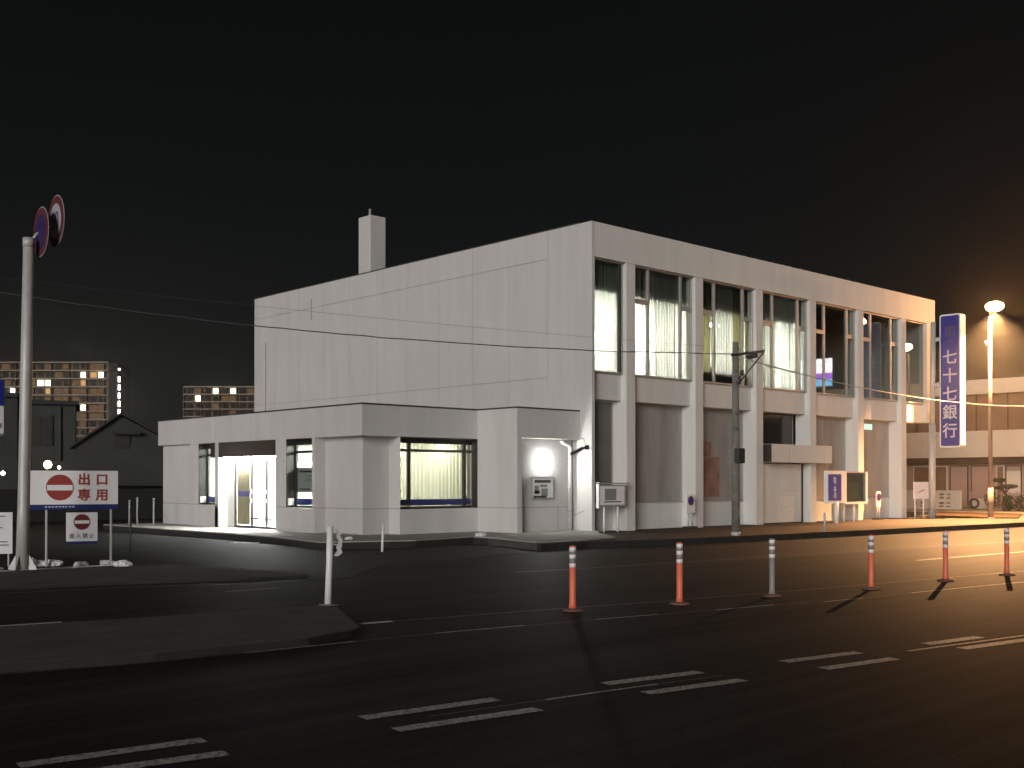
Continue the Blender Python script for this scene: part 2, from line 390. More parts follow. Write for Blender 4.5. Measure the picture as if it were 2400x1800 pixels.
# traffic island
ISL = [(-40,-6.9),(-19.09,-9.2),(-17.46,-9.53),(-15.48,-9.80),(-15.34,-9.92),(-16.35,-11.90),(-16.55,-12.0),(-17.2,-12.20),(-18.75,-12.10),(-20.2,-11.7),(-40,-8.9)]
def inset(poly, d):
    c = [Vector(p) for p in poly]; o = []
    for k, p in enumerate(c):
        e = (c[(k+1) % len(c)] - c[k-1]).normalized(); o.append(tuple(p + Vector((e.y, -e.x))*d))
    return o
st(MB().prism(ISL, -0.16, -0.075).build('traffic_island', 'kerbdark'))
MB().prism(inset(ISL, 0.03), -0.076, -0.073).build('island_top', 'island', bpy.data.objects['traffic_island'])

def strip(pts, w, name='lane_line', mat='mark', z=-0.146):
    pts = [Vector(p) for p in pts]; mb = MB(); L = []; Rr = []
    for k, p in enumerate(pts):
        d = (pts[min(k+1, len(pts)-1)] - pts[max(k-1, 0)]).normalized(); nn = Vector((-d.y, d.x))*w/2
        L.append(p+nn); Rr.append(p-nn)
    for k in range(len(pts)-1):
        mb.face([(Rr[k].x,Rr[k].y,z),(Rr[k+1].x,Rr[k+1].y,z),(L[k+1].x,L[k+1].y,z),(L[k].x,L[k].y,z)])
    return mb.build(name, mat, road)
# broken guide marks either side of the centre line
def lerp_path(pts, x):
    for a, b in zip(pts[:-1], pts[1:]):
        if a[0] <= x <= b[0]: t = (x-a[0])/(b[0]-a[0]); return a[1]+(b[1]-a[1])*t
    a, b = (pts[0], pts[1]) if x < pts[0][0] else (pts[-2], pts[-1])
    return a[1] + (b[1]-a[1])*(x-a[0])/(b[0]-a[0])
up = [(-20.93,-15.04),(-18.77,-15.33),(-16.59,-15.60),(-14.60,-15.96),(-12.63,-16.32),(-8.7,-16.95)]
lo = [(-20.41,-15.50),(-18.81,-15.78),(-16.65,-16.08),(-14.67,-16.41),(-12.67,-16.70),(-8.7,-17.35)]
for x0, x1 in ((-20.95,-19.87),(-18.77,-17.65),(-16.60,-15.59),(-14.61,-13.62),(-12.64,-11.75),(-10.7,-9.8),(-8.7,-7.8),(-6.7,-5.8)):
    strip([(x0, lerp_path(up,x0)),((x0+x1)/2, lerp_path(up,(x0+x1)/2)),(x1, lerp_path(up,x1))], 0.135, 'lane_dash')
for x0, x1 in ((-21.0,-19.93),(-18.82,-17.67),(-16.66,-15.63),(-14.68,-13.70),(-12.68,-11.53),(-10.7,-9.7),(-8.7,-7.7),(-6.7,-5.7)):
    strip([(x0, lerp_path(lo,x0)),((x0+x1)/2, lerp_path(lo,(x0+x1)/2)),(x1, lerp_path(lo,x1))], 0.135, 'lane_dash')
ce = [(x, (lerp_path(up,x)+lerp_path(lo,x))/2) for x in (-22,-20,-18,-16,-14,-12,-10,-6,0,8)]
strip([(x, (lerp_path(up,x)+lerp_path(lo,x))/2) for x in (-18.4,-17.9,-17.4)], 0.02, 'centre_line', 'markworn')
strip([(x, (lerp_path(up,x)+lerp_path(lo,x))/2) for x in (-17.4,-16.9,-16.3)], 0.035, 'centre_line', 'mark')
strip([(x, (lerp_path(up,x)+lerp_path(lo,x))/2) for x in (-16.3,-15.9,-15.6)], 0.02, 'centre_line', 'markworn')
strip([(x, (lerp_path(up,x)+lerp_path(lo,x))/2) for x in (-13.2,-12.4,-8,0,10)], 0.05, 'centre_line', 'mark')
# dashed and solid lines along the lane separated by the delineators
low = [(-20.0,-11.83),(-18.94,-12.10),(-17.85,-12.21),(-16.75,-12.29),(-15.7,-12.38),(-14.62,-12.56),(-13.56,-12.75),(-12.72,-12.92),(-11.78,-13.13),(-10.78,-13.28),(-9.94,-13.53),(-9.2,-13.65),(-7.63,-13.8),(-5.38,-14.1),(2,-15.2),(14,-16.8)]
def seg(path, x0, x1, w, **k):
    xs = [x0] + [p[0] for p in path if x0 < p[0] < x1] + [x1]
    return strip([(x, lerp_path(path, x)) for x in xs], w, **k)
for x0, x1 in ((-24,-19.0),(-17.9,-16.7),(-15.75,-14.6),(-13.6,-12.7),(-11.8,-10.75),(-9.95,-9.15),(-8.0,-4.2),(-3.4,4)):
    seg(low, x0, x1, 0.045, mat='markworn' if x0 < -19 else 'mark')
seg(low, -19.0, -8.0, 0.02, mat='markworn', z=-0.1475)
isl = [(-15.87,-11.18),(-15.46,-11.25),(-13.4,-11.62),(-11.45,-12.04),(-9.5,-12.35),(-4.0,-13.1),(2,-13.9)]
seg(isl, -15.87, -15.46, 0.11, mat='markbright'); seg(isl, -15.46, -10.5, 0.045, mat='markworn'); seg(isl, -10.5, 1, 0.04, mat='markworn')
strip([(-30,-7.6),(-19.0,-8.62),(-18.3,-8.75)], 0.16, 'lane_line', 'markbright')
fl = [(-18.3,-6.43),(-17.5,-6.57),(-15.19,-6.84),(-14.31,-6.84),(-9.64,-7.22),(-8.53,-7.39),(0,-8.3),(8,-9.1)]
seg(fl, -18.3, -17.5, 0.03, mat='markworn'); seg(fl, -15.2, -14.3, 0.05, mat='mark'); seg(fl, -9.7, -8.5, 0.06, mat='mark'); seg(fl, -8.5, 8, 0.04, mat='markworn')
fl2 = [(-8.4,-10.2),(-5.2,-9.9),(-1.68,-10.64),(2.72,-10.97),(14,-11.9)]
seg(fl2, -1.7, 14, 0.09, mat='mark')

# ================================================================== BANK
bank = thing('bank_building', 'big white two-storey bank with tall pilasters and lit upper windows', 'building', (0,0,0))
ZR, ZH, ZS, ZB, ZP = 8.9, 7.90, 4.61, 3.84, 0.80
P = [(1.5+3.28*(k-1), 1.9+3.28*(k-1)) for k in range(1, 7)]
# left wall: backing plus separate panels with recessed joints
B('wall', 'joint', bank, 0.02, 0.22, 0.14, 18.81, 0, ZR-0.02)
ys = [0.12, 1.78, 3.48, 5.19, 6.89, 8.60, 10.31, 12.02, 13.73, 15.44, 17.15, 18.81]
g = 0.006
for i in range(len(ys)-1):
    for z0, z1 in ((0, ZS-0.07), (ZS-0.07, 8.06), (8.06, ZR)):
        if i == 0 and z0 > 0: continue
        if i == 0: z0, z1 = 0, ZR
        jx = random.uniform(-0.002, 0.002)
        B('wall_panel', 'wall', bank, 0.0+jx, 0.03+jx, ys[i]+(g if i else 0), ys[i+1]-g, z0+(g if z0 else 0), z1-(g if z1 < ZR else 0))
B('corner_fin', 'wall', bank, -0.004, 0.115, -0.012, 0.125, 0, ZR)
# fascia and structural frame of the street front
B('fascia', 'wall2', bank, 0.118, 20.70, -0.010, 0.60, ZH, ZR)
B('roof_slab', 'coping', bank, 0.22, 20.4, 0.60, 18.7, ZR-0.35, ZR-0.05)
B('coping', 'coping', bank, -0.012, 0.24, 0.45, 18.83, ZR+0.002, ZR+0.035)
for a, b in P:
    B('pilaster', 'wall2', bank, a, b, 0.0, 0.60, 0, ZH-0.003, bevel=0.008)
B('end_pier', 'wall2', bank, 20.03, 20.40, 0.004, 0.40, ZB, ZH-0.003)
B('wall', 'wall2', bank, 20.10, 20.38, 0.41, 18.6, ZB, ZR-0.05)
B('wall', 'wall', bank, 0.2, 20.4, 18.62, 18.81, 0, ZR-0.05)
B('floor_slab', 'wall2', bank, 0.24, 20.36, 0.42, 18.6, ZB+0.003, ZS-0.12)
B('wall', 'wall2', bank, 18.10, 18.30, 0.62, 18.6, 0, ZB)
bays = [(0.118, 1.5)] + [(P[k][1], P[k+1][0]) for k in range(5)] + [(P[5][1], 20.03)]
for i, (a, b) in enumerate(bays):
    B('spandrel', 'wall2', bank, a+0.002, b-0.002, 0.20, 0.41, ZB, ZS-0.004)
    w = MB().box(a, b, 0.10, 0.22, ZH-0.045, ZH-0.002)     # head
    w.box(a, b, 0.13, 0.22, ZS-0.003, ZS+0.05)
    w.box(a, a+0.045, 0.13, 0.22, ZS+0.05, ZH-0.045); w.box(b-0.045, b, 0.13, 0.22, ZS+0.05, ZH-0.045)
    win = w.build('window', 'alu', bank)
    x0, x1, zt0, zt1 = a+0.045, b-0.045, ZS+0.05, ZH-0.045
    if 1 <= i <= 5:
        m1, m2 = a+0.72, b-0.60
        for mm in (m1, m2):
            B('mullion', 'alu', win, mm, mm+0.085, 0.132, 0.218, zt0, zt1)
        for q0, q1 in ((x0, m1), (m2+0.085, x1)):
            B('transom', 'alu', win, q0, q1, 0.134, 0.216, 6.79, 6.93)
            B('pane', 'glass', win, q0, q1, 0.172, 0.178, 6.93, zt1)
            B('pane', 'glass', win, q0, q1, 0.166, 0.172, zt0, 6.79)
        B('pane', 'glass', win, m1+0.085, m2, 0.170, 0.176, zt0, zt1)
    else:
        if i == 0: B('mullion', 'dark', win, b-0.16, b-0.09, 0.132, 0.218, zt0, zt1)
        B('pane', 'glass', win, x0, (b-0.16 if i == 0 else x1), 0.170, 0.176, zt0, zt1)
# upper rooms: lit from the corner to the fourth bay, dark beyond
B('interior_floor', 'inner', bank, 0.25, 11.30, 0.42, 4.5, ZS-0.115, ZS-0.10)
B('interior_wall', 'inner', bank, 0.25, 11.30, 4.5, 4.6, ZS-0.12, 8.4)
B('interior_wall', 'inner', bank, 11.30, 11.42, 0.40, 4.6, ZS-0.12, ZH-0.01)
B('ceiling', 'inner', bank, 0.25, 11.30, 0.62, 4.5, 7.03, 7.09)
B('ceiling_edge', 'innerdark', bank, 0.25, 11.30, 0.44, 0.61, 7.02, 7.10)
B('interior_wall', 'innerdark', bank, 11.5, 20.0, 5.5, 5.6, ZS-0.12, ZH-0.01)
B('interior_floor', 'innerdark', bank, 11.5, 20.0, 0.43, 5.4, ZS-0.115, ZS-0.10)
for x in (0.9, 2.6, 4.1, 5.6, 7.2, 8.9, 10.4):
    B('ceiling_light', 'tube', bank, x-0.55, x+0.55, 2.3, 2.5, 6.99, 7.025)
def curtain(x0, x1, z0, z1, mat, y=0.36, amp=0.03, period=0.13):
    mb = MB(); n = max(4, int((x1-x0)/0.022)); ph = random.uniform(0, 6)
    for k in range(n+1):
        x = x0+(x1-x0)*k/n; yy = y+amp*math.sin(2*math.pi*x/period+ph+0.8*math.sin(x*3.1))+0.006*math.sin(x*37)
        mb.v += [(x, yy, z0), (x, yy, z1)]
    for k in range(n): mb.f.append((2*k, 2*k+2, 2*k+3, 2*k+1))
    return mb.build('curtain', mat, bank, smooth=True)
for x0, x1, z0, z1, mt in ((0.05,0.74,4.6,7.85,'thin'),(0.73,1.52,4.6,7.85,'mid2'),
                           (1.86,2.62,4.6,7.85,'thin'),(3.24,4.20,4.6,7.85,'mid'),(4.18,4.80,4.6,7.85,'mid2'),(2.62,3.26,4.6,7.85,'thin'),
                           (5.22,5.32,4.6,7.85,'heavy'),(5.60,6.02,4.6,7.85,'heavy'),(6.05,6.5,4.9,7.85,'mid'),(6.5,7.25,4.9,7.85,'mid'),(7.25,7.62,4.6,7.85,'heavy'),(7.62,7.86,4.6,7.85,'mid'),(7.94,8.06,4.6,7.85,'heavy'),
                           (8.40,9.08,4.6,7.85,'mid'),(9.06,9.66,4.6,7.85,'mid'),(9.64,10.62,4.6,7.85,'thin'),(10.60,11.0,4.6,7.85,'thin'),(10.98,11.29,4.6,7.85,'mid')):
    if mt == 'mid2' and 'mid2' not in M: M['mid2'] = cloth('cream_curtain', (0.78, 0.78, 0.71), 0.78)
    curtain(x0, x1, z0, z1, mt)
B('cabinet', 'innerdark', bank, 5.25, 8.0, 0.45, 0.85, ZS-0.10, 5.06)
for x in (5.5, 6.2, 6.75, 7.4):
    MB().blob((x, 0.6, 5.12), 0.15, (1.2,0.7,1.0)).build('stored_item', 'innerdark', bank)
# ground floor: recessed walls with big frosted panes
for i, (a, b) in enumerate(bays[:6]):
    if i != 3:
        B('sill_wall', 'wall2', bank, a, b, 0.52, 0.62, 0.0, ZP)
        B('sill', 'alu', bank, a, b, 0.485, 0.615, ZP+0.002, ZP+0.03)
        f = MB().box(a, a+0.04, 0.53, 0.60, ZP+0.03, ZB).box(b-0.04, b, 0.53, 0.60, ZP+0.03, ZB).box(a+0.04, b-0.04, 0.53, 0.60, ZB-0.05, ZB)
        f = f.build('shop_window', 'alu', bank)
        B('pane', 'filmolive' if i == 0 else 'film', f, a+0.04, b-0.04, 0.56, 0.575, ZP+0.03, ZB-0.05)
o = MB().box(5.95, 6.75, 0.545, 0.553, 0.95, 2.25).build('poster', 'redposter', bank)  # these two reddish sheets stand in for a reflection in the pane
o = MB().box(5.30, 6.30, 0.543, 0.551, 2.27, 2.75).build('poster', 'redposter', bank)
# service entrance bay: rolling shutter, canopy, dark window over it
B('shutter_wall', 'wall2', bank, 8.67, 8.80, 0.20, 0.60, 0, 2.098)
B('shutter_wall', 'wall2', bank, 8.48, 8.668, 0.50, 0.60, 0, ZB)
sh = MB(); z = 0.03
while z < 2.05:
    sh.face([(8.80,0.225,z),(11.10,0.225,z),(11.10,0.222,z+0.035),(8.80,0.222,z+0.035)]); sh.face([(8.80,0.222,z+0.035),(11.10,0.222,z+0.035),(11.10,0.225,z+0.07),(8.80,0.225,z+0.07)]); z += 0.07
sh.build('roller_shutter', 'wall2', bank)
B('shutter_rail', 'dark', bank, 11.10, 11.28, 0.25, 0.60, 0, 2.098)  # rail coloured dark to stand in for the shaded gap by the pilaster
can = B('canopy', 'wall2', bank, 8.56, 12.33, -0.27, 0.50, 2.10, 2.72, bevel=0.01)
B('canopy_end', 'dark', can, 8.545, 8.559, -0.265, 0.50, 2.11, 2.71)
B('canopy_joint', 'joint', can, 9.60, 9.612, -0.2735, -0.2705, 2.11, 2.71)
fw = B('upper_light_window', 'dark', bank, 8.67, 11.15, 0.60, 0.66, 2.72, ZB)
B('pane', 'filmdark', fw, 8.72, 11.10, 0.585, 0.599, 2.76, ZB-0.04)
B('wall', 'wall2', bank, 8.67, 11.29, 0.67, 0.75, 0, ZB)
# small lit emergency sign behind the glass of the sixth bay
B('exit_light', em('exit_light_glow', (0.75, 1.0, 0.78), 1.1), bank, 16.02, 16.60, 0.535, 0.555, 3.46, 3.68)
# chimney on the roof
ch = B('chimney', 'wall', bank, 0.90, 1.60, 12.0, 12.75, ZR-0.05, 11.33, bevel=0.015)
T('flue_pipe', 'polegrey', ch, [(1.1,12.3,11.3),(1.1,12.3,11.62)], 0.05)
# pipes on the left wall
T('downpipe', 'wall', bank, [(-0.06,17.9,7.0),(-0.06,17.9,3.3)], 0.045)
T('downpipe', 'wall', bank, [(0.02,17.9,7.06),(-0.06,17.9,7.0)], 0.045)
T('conduit', 'joint', bank, [(-0.012,14.55,8.40),(-0.012,14.55,7.60)], 0.012, 6)
T('downpipe', 'wall', bank, [(-0.05,0.50,3.45),(-0.05,0.50,2.72)], 0.03)
T('conduit', 'joint', bank, [(-0.01,0.30,0.62),(-0.01,0.68,0.48)], 0.008, 6)
# parapet clutter: a thin row of tiny fixings seen on the roof edge
for k in range(14):
    x = 7.5+k*0.55+random.uniform(-.1,.1)
    T('roof_fixing', 'polegrey', bank, [(x,0.05,ZR-0.01),(x,0.05,ZR+0.035+random.uniform(0,.03))], 0.02, 6)

# security camera on the left wall
cc = thing('security_camera', 'black security camera on the white wall above the corner platform', 'camera', (0,0.15,2.43))
B('mounting_plate', 'black', cc, -0.05, -0.004, 0.10, 0.22, 2.37, 2.49)
T('arm', 'black', cc, [(-0.03,0.16,2.44),(-0.10,0.30,2.40)], 0.025, 8)
MB().tube([(-0.08,0.27,2.42),(-0.22,0.62,2.24)], 0.042, 10).build('camera_body', 'black', cc)
T('cable', 'joint', cc, [(-0.03,0.20,2.48),(-0.03,0.28,2.66),(-0.02,0.42,2.70)], 0.008, 6)

# ================================================================== ANNEX
ann = thing('entrance_annex', 'low flat-roofed white annex with the glowing bank entrance', 'building', (-6.4,2.1,0))
Z0, ZJ, ZT, ZF = 0.045, 0.73, 2.66, 3.47
def wall_seg(x0, x1, y0, y1, z0=Z0, z1=ZT, mat='wall'):
    """one run of wall, split by the horizontal joint at sill height"""
    if z0 < ZJ-0.02 < z1:
        B('wall_panel', mat, ann, x0, x1, y0, y1, z0, ZJ-0.009)
        if z1 > ZJ+0.02:
            dx = 0.008
            B('joint', 'joint', ann, x0+dx, x1-dx, y0+dx, y1-dx, ZJ-0.009, ZJ+0.009)
            B('wall_panel', mat, ann, x0, x1, y0, y1, ZJ+0.009, z1)
    else:
        B('wall_panel', mat, ann, x0, x1, y0, y1, z0, z1)
fa = MB()
fa.box(-6.46, -6.18, 2.09, 13.89, ZT, ZF)
fa.box(-6.18, -2.48, 2.09, 2.37, ZT, ZF)
fa.box(-2.48, -2.20, 0.46, 2.37, ZT, ZF)
fa.box(-2.20, -0.02, 0.46, 0.74, ZT, ZF)
fa.box(-6.18, -0.02, 13.61, 13.89, ZT, ZF)
fa.build('fascia', 'wall', ann)
B('roof', 'coping', ann, -6.18, -0.02, 2.37, 13.61, ZT+0.25, ZT+0.45)
B('roof', 'coping', ann, -2.20, -0.02, 0.74, 2.37, ZT+0.25, ZT+0.45)
B('soffit', 'wall', ann, -6.18, -0.02, 2.37, 13.61, ZT+0.004, ZT+0.06)
B('soffit', 'wall', ann, -2.20, -0.02, 0.74, 2.37, ZT+0.004, ZT+0.06)
cp = MB(); cp.box(-6.48, -6.38, 2.07, 13.91, ZF+0.001, ZF+0.04); cp.box(-6.38, -2.50, 2.07, 2.17, ZF+0.001, ZF+0.04)
cp.box(-2.50, -2.40, 0.44, 2.17, ZF+0.001, ZF+0.04); cp.box(-2.40, -0.02, 0.44, 0.54, ZF+0.001, ZF+0.04)
cp.build('coping', 'coping', ann)
# entrance face (looks toward -X): corner panels recessed, bay proud
wall_seg(-6.11, -5.95, 2.56, 4.318)
wall_seg(-6.30, -6.0, 11.602, 13.85)
wall_seg(-6.46, -5.96, 4.322, 4.46)                    # pier right of side window
wall_seg(-6.46, -6.14, 4.46, 5.80, z1=0.72)           # sill wall
wall_seg(-6.46, -6.14, 5.80, 6.36)                    # pier between window and door
wall_seg(-6.46, -6.14, 9.752, 11.03, z1=0.72)
wall_seg(-6.46, -6.02, 11.03, 11.60)
wall_seg(-6.46, -6.14, 9.75, 9.95)                    # lit portal jamb
# front face (looks toward -Y)
wall_seg(-6.11+0.16, -5.24, 2.56, 2.72)
wall_seg(-5.24, -5.22, 2.09, 2.72, )
wall_seg(-5.22, -2.46, 2.09, 2.49, z1=0.71)
wall_seg(-2.48, -2.30, 1.14, 2.56)
wall_seg(-5.22, -2.49, 2.30, 2.70, z0=2.63, z1=2.658)
wall_seg(-2.48, -2.30, 0.46, 1.14)                    # wing wall beside the lamp corner
wall_seg(-2.30, -0.02, 0.74, 0.90)                    # wall with the display case
T('joint_line', 'joint', ann, [(-1.92,0.736,0.72),(-1.92,0.736,0.05)], 0.005, 6)
T('joint_line', 'joint', ann, [(-0.62,0.736,0.72),(-0.62,0.736,0.05)], 0.005, 6)
# back and inner shell
B('wall_panel', 'inner', ann, -6.1, -0.02, 13.5, 13.6, Z0, ZT)
B('interior_wall', 'inner', ann, -0.14, -0.02, 0.91, 13.5, Z0, ZT)
B('interior_wall', 'inner', ann, -3.0, -2.95, 4.4, 13.5, Z0, ZT)
B('interior_floor', 'concrete', ann, -6.14, -0.1, 2.72, 13.5, Z0, Z0+0.02)
for x, y in ((-4.6,5.2),(-4.6,7.2),(-4.6,9.2),(-4.6,11.4),(-3.2,3.6),(-4.9,3.6),(-5.6,8.0)):
    B('ceiling_light', 'tubeatm', ann, x-0.3, x+0.3, y-0.6, y+0.6, ZT-0.03, ZT+0.0)
# side windows of the entrance face
def side_window(y0, y1, z0, z1, x=-6.14):
    f = MB().box(x-0.03, x+0.03, y0, y0+0.06, z0, z1).box(x-0.03, x+0.03, y1-0.08, y1, z0, z1).box(x-0.03, x+0.03, y0+0.06, y1-0.08, z1-0.16, z1)
    f.box(x-0.03, x+0.03, y0+0.06, y1-0.08, z0, z0+0.06).box(x-0.03, x+0.03, y0+0.06, y1-0.08, 2.26, 2.33)
    f = f.build('side_window', 'dark', ann)
    B('pane', 'glass', f, x-0.004, x+0.004, y0+0.06, y1-0.08, z0+0.06, z1-0.16)
    B('film_band', 'deepblue', f, x-0.02, x-0.012, y0+0.06, y1-0.08, z0+0.07, 0.98)
    return f
w2 = side_window(4.46, 5.80, 0.72, 2.655)
w1 = side_window(9.95, 11.03, 0.72, 2.655)
B('reveal', 'dark', ann, -6.455, -6.17, 5.79, 5.80, 0.72, 2.655)
B('reveal', 'dark', ann, -6.455, -6.17, 11.02, 11.03, 0.72, 2.655)
B('reveal', 'dark', ann, -6.455, -6.17, 4.46, 5.79, 2.64, 2.655)
B('sticker', 'signwhite', ann, -6.40, -6.20, 5.783, 5.789, 0.78, 0.98)
B('sticker', 'signwhite', ann, -6.40, -6.20, 11.013, 11.019, 0.78, 0.98)
po = B('poster', 'signwhite', w2, -6.12, -6.115, 4.55, 5.72, 1.15, 1.85)
for k, (a, b, zz, hh) in enumerate(((4.9,5.62,1.74,0.05),(4.6,5.2,1.62,0.02),(4.6,5.3,1.5,0.02),(4.6,5.0,1.30,0.02),(5.05,5.6,1.24,0.035),(4.6,4.95,1.22,0.03))):
    B('printed_line', 'blackink' if hh > 0.03 else 'greyink', po, -6.127, -6.121, a, b, zz-hh/2, zz+hh/2)
# header and doors
B('shutter_box', 'brown', ann, -6.44, -6.18, 6.362, 10.28, 2.20, 2.655, bevel=0.006)
dr = MB().box(-6.19, -6.13, 6.37, 6.42, 0.065, 2.20).box(-6.19, -6.13, 9.16, 9.22, 0.065, 2.20).box(-6.19, -6.13, 6.42, 9.16, 2.12, 2.20).box(-6.19, -6.13, 6.42, 9.16, 0.065, 0.12)
dr = dr.build('entrance_doors', 'dark', ann)
for y in (8.20, 7.36, 6.62):
    B('door_stile', 'dark', dr, -6.185, -6.135, y-0.03, y+0.03, 0.12, 2.12)
    for z in (1.15, 0.88):
        B('handle', 'alu', dr, -6.23, -6.19, y-0.05, y+0.05, z-0.06, z+0.06)
    B('lock', 'dark', dr, -6.20, -6.13, y-0.30, y+0.05, 0.33, 0.37)
for a, b in ((6.42,6.59),(6.65,7.33),(7.39,8.17),(8.23,9.16)):
    B('pane', 'clear', dr, -6.164, -6.156, a, b, 0.12, 2.12)
po = B('poster', pm('cream_poster', (0.62,0.55,0.36), 0.6, 0.2, 3), dr, -6.15, -6.145, 8.35, 9.10, 0.15, 2.08)
B('poster_band', pm('violet_band', (0.25,0.22,0.62), 0.5, 0.1), po, -6.155, -6.151, 8.37, 9.08, 1.0, 1.16)
B('portal_wall', 'inner', ann, -6.13, -6.0, 9.22, 9.75, 0.065, 2.25)
B('portal_lining', 'inner', ann, -6.44, -6.14, 9.735, 9.749, 0.05, 2.19)
B('portal_light', em('portal_light_strip', (1,1,0.97), 150.0), ann, -6.36, -6.24, 6.6, 9.6, 2.17, 2.195)  # strip lamp assumed under the header, inferred from the bright jamb and step
# front window
fw = MB().box(-5.22, -2.485, 2.36, 2.42, 2.50, 2.655).box(-5.22, -2.485, 2.36, 2.42, 0.71, 0.78)
fw.box(-4.76, -4.68, 2.35, 2.43, 0.78, 2.50).box(-2.78, -2.69, 2.35, 2.43, 0.78, 2.50).box(-5.22, -2.485, 2.355, 2.425, 2.27, 2.34)
fw = fw.build('front_window', 'dark', ann)
B('pane', 'glass', fw, -5.22, -2.50, 2.386, 2.394, 0.78, 2.50)
B('film_band', 'deepblue', fw, -5.22, -2.50, 2.372, 2.380, 0.80, 0.97)
B('sill_strip', 'alu', fw, -5.0, -2.9, 2.34, 2.355, 0.765, 0.78)
B('reveal', 'dark', ann, -2.492, -2.482, 2.10, 2.36, 0.712, 2.655)
B('reveal', 'dark', ann, -5.22, -2.492, 2.10, 2.36, 2.62, 2.629)
mb = MB(); n = 150
for k in range(n+1):
    x = -5.2+2.9*k/n; yy = 2.73+0.02*math.sin(x*48)+0.006*math.sin(x*13); mb.v += [(x,yy,0.12),(x,yy,2.62)]
for k in range(n): mb.f.append((2*k,2*k+2,2*k+3,2*k+1))
M['blind'] = cloth('cream_blind', (0.60, 0.57, 0.43), 0.20)
mb.build('curtain', 'blind', ann, smooth=True)
# display case and lamp on the corner wall
dc = B('display_case', 'polegrey', ann, -1.73, -0.83, 0.68, 0.739, 0.95, 1.59)
B('notice', 'signwhite', dc, -1.68, -0.88, 0.672, 0.679, 1.0, 1.54)
for a, b, c, d, mt in ((-1.62,-0.98,1.42,1.50,'blackink'),(-1.62,-1.45,1.10,1.34,'greyink'),(-1.40,-1.12,1.30,1.37,'greyink'),(-1.62,-1.42,1.12,1.20,'blackink'),(-1.35,-1.1,1.05,1.26,'greyink'),(-1.66,-1.15,1.0,1.06,'blackink')):
    B('printed_block', mt, dc, a, b, 0.666, 0.671, c, d)
wl_ = thing('wall_lamp', 'bright white lamp glowing on the wall above the display case', 'lamp', (-1.2,0.72,2.0))
B('back_plate', 'white', wl_, -1.31, -1.09, 0.730, 0.7385, 1.84, 2.16)
MB().blob((-1.2,0.728,2.0), 0.085, (1.05,1.15,1.7), 16, 10, 0.0).build('diffuser', 'wlamp', wl_, smooth=True)
# drain pipes in that corner
T('drainpipe', 'wall', ann, [(-0.55,0.66,2.62),(-0.50,0.66,2.58),(-0.24,0.66,2.50),(-0.20,0.66,2.42),(-0.20,0.66,0.06)], 0.058)
T('drainpipe', 'joint', ann, [(-0.09,0.69,2.64),(-0.09,0.69,0.06)], 0.022)
for z in (2.1, 1.25, 0.6):
    B('pipe_clip', 'joint', ann, -0.262, -0.138, 0.605, 0.735, z, z+0.015)

# ================================================================== TALL BANK SIGN
sg = thing('bank_sign', 'tall vertical blue bank sign held out from a grey pole by two arms', 'sign', (18.91,-0.75,0))
T('pole', 'galv', sg, [(18.91,-0.75,0.0),(18.91,-0.77,3.7)], 0.13, 20)
T('pole', 'galv', sg, [(18.91,-0.77,3.7),(18.91,-0.82,7.75)], 0.10, 20)
for z in (7.05, 5.25):
    T('arm', 'galv', sg, [(18.95,-0.80,z),(18.95,-1.12,z)], 0.09)
X0 = 18.91
def rrect(y0, y1, z0, z1, r, n=6):
    pts = []
    for cy, cz, a0 in ((y1-r, z1-r, 0), (y0+r, z1-r, 90), (y0+r, z0+r, 180), (y1-r, z0+r, 270)):
        for k in range(n+1):
            a = R(a0+90*k/n); pts.append((cy+r*math.cos(a), cz+r*math.sin(a)))
    return pts
def xplate(name, mat, parent, y0, y1, z0, z1, r, x0, x1):
    mb = MB(); pts = rrect(y0, y1, z0, z1, r); n = len(pts)
    mb.v += [(x0, p[0], p[1]) for p in pts] + [(x1, p[0], p[1]) for p in pts]
    mb.f.append(tuple(range(n))); mb.f.append(tuple(n+k for k in reversed(range(n))))
    for k in range(n): mb.f.append((k, n+k, n+(k+1) % n, (k+1) % n))
    return mb.build(name, mat, parent)
xplate('casing', 'white', sg, -1.93, -1.08, 2.78, 8.0, 0.10, X0, X0+0.40)
xplate('face', 'signblue', sg, -1.87, -1.13, 2.84, 7.94, 0.07, X0-0.012, X0-0.001)
zc = 6.36
for i_, chh in enumerate('七十七銀行'):
    text('lettering', chh, 0.60, 'letter', sg, (X0-0.018, -1.50, 6.28-i_*0.72), (0,-1,0), 0.003, 0.008)
eb = MB()
for (a, b, c, d) in ((-0.20,0.20,0.24,0.30),(-0.20,-0.14,-0.05,0.24),(0.14,0.20,-0.05,0.24),(-0.04,0.04,-0.26,0.22),(-0.2,0.2,-0.30,-0.25),(-0.12,-0.08,-0.05,0.15),(0.08,0.12,-0.05,0.15)):
    eb.box(X0-0.018, X0-0.013, -1.50+a, -1.50+b, 7.2+c, 7.2+d)
eb.build('emblem', 'emblem', sg)

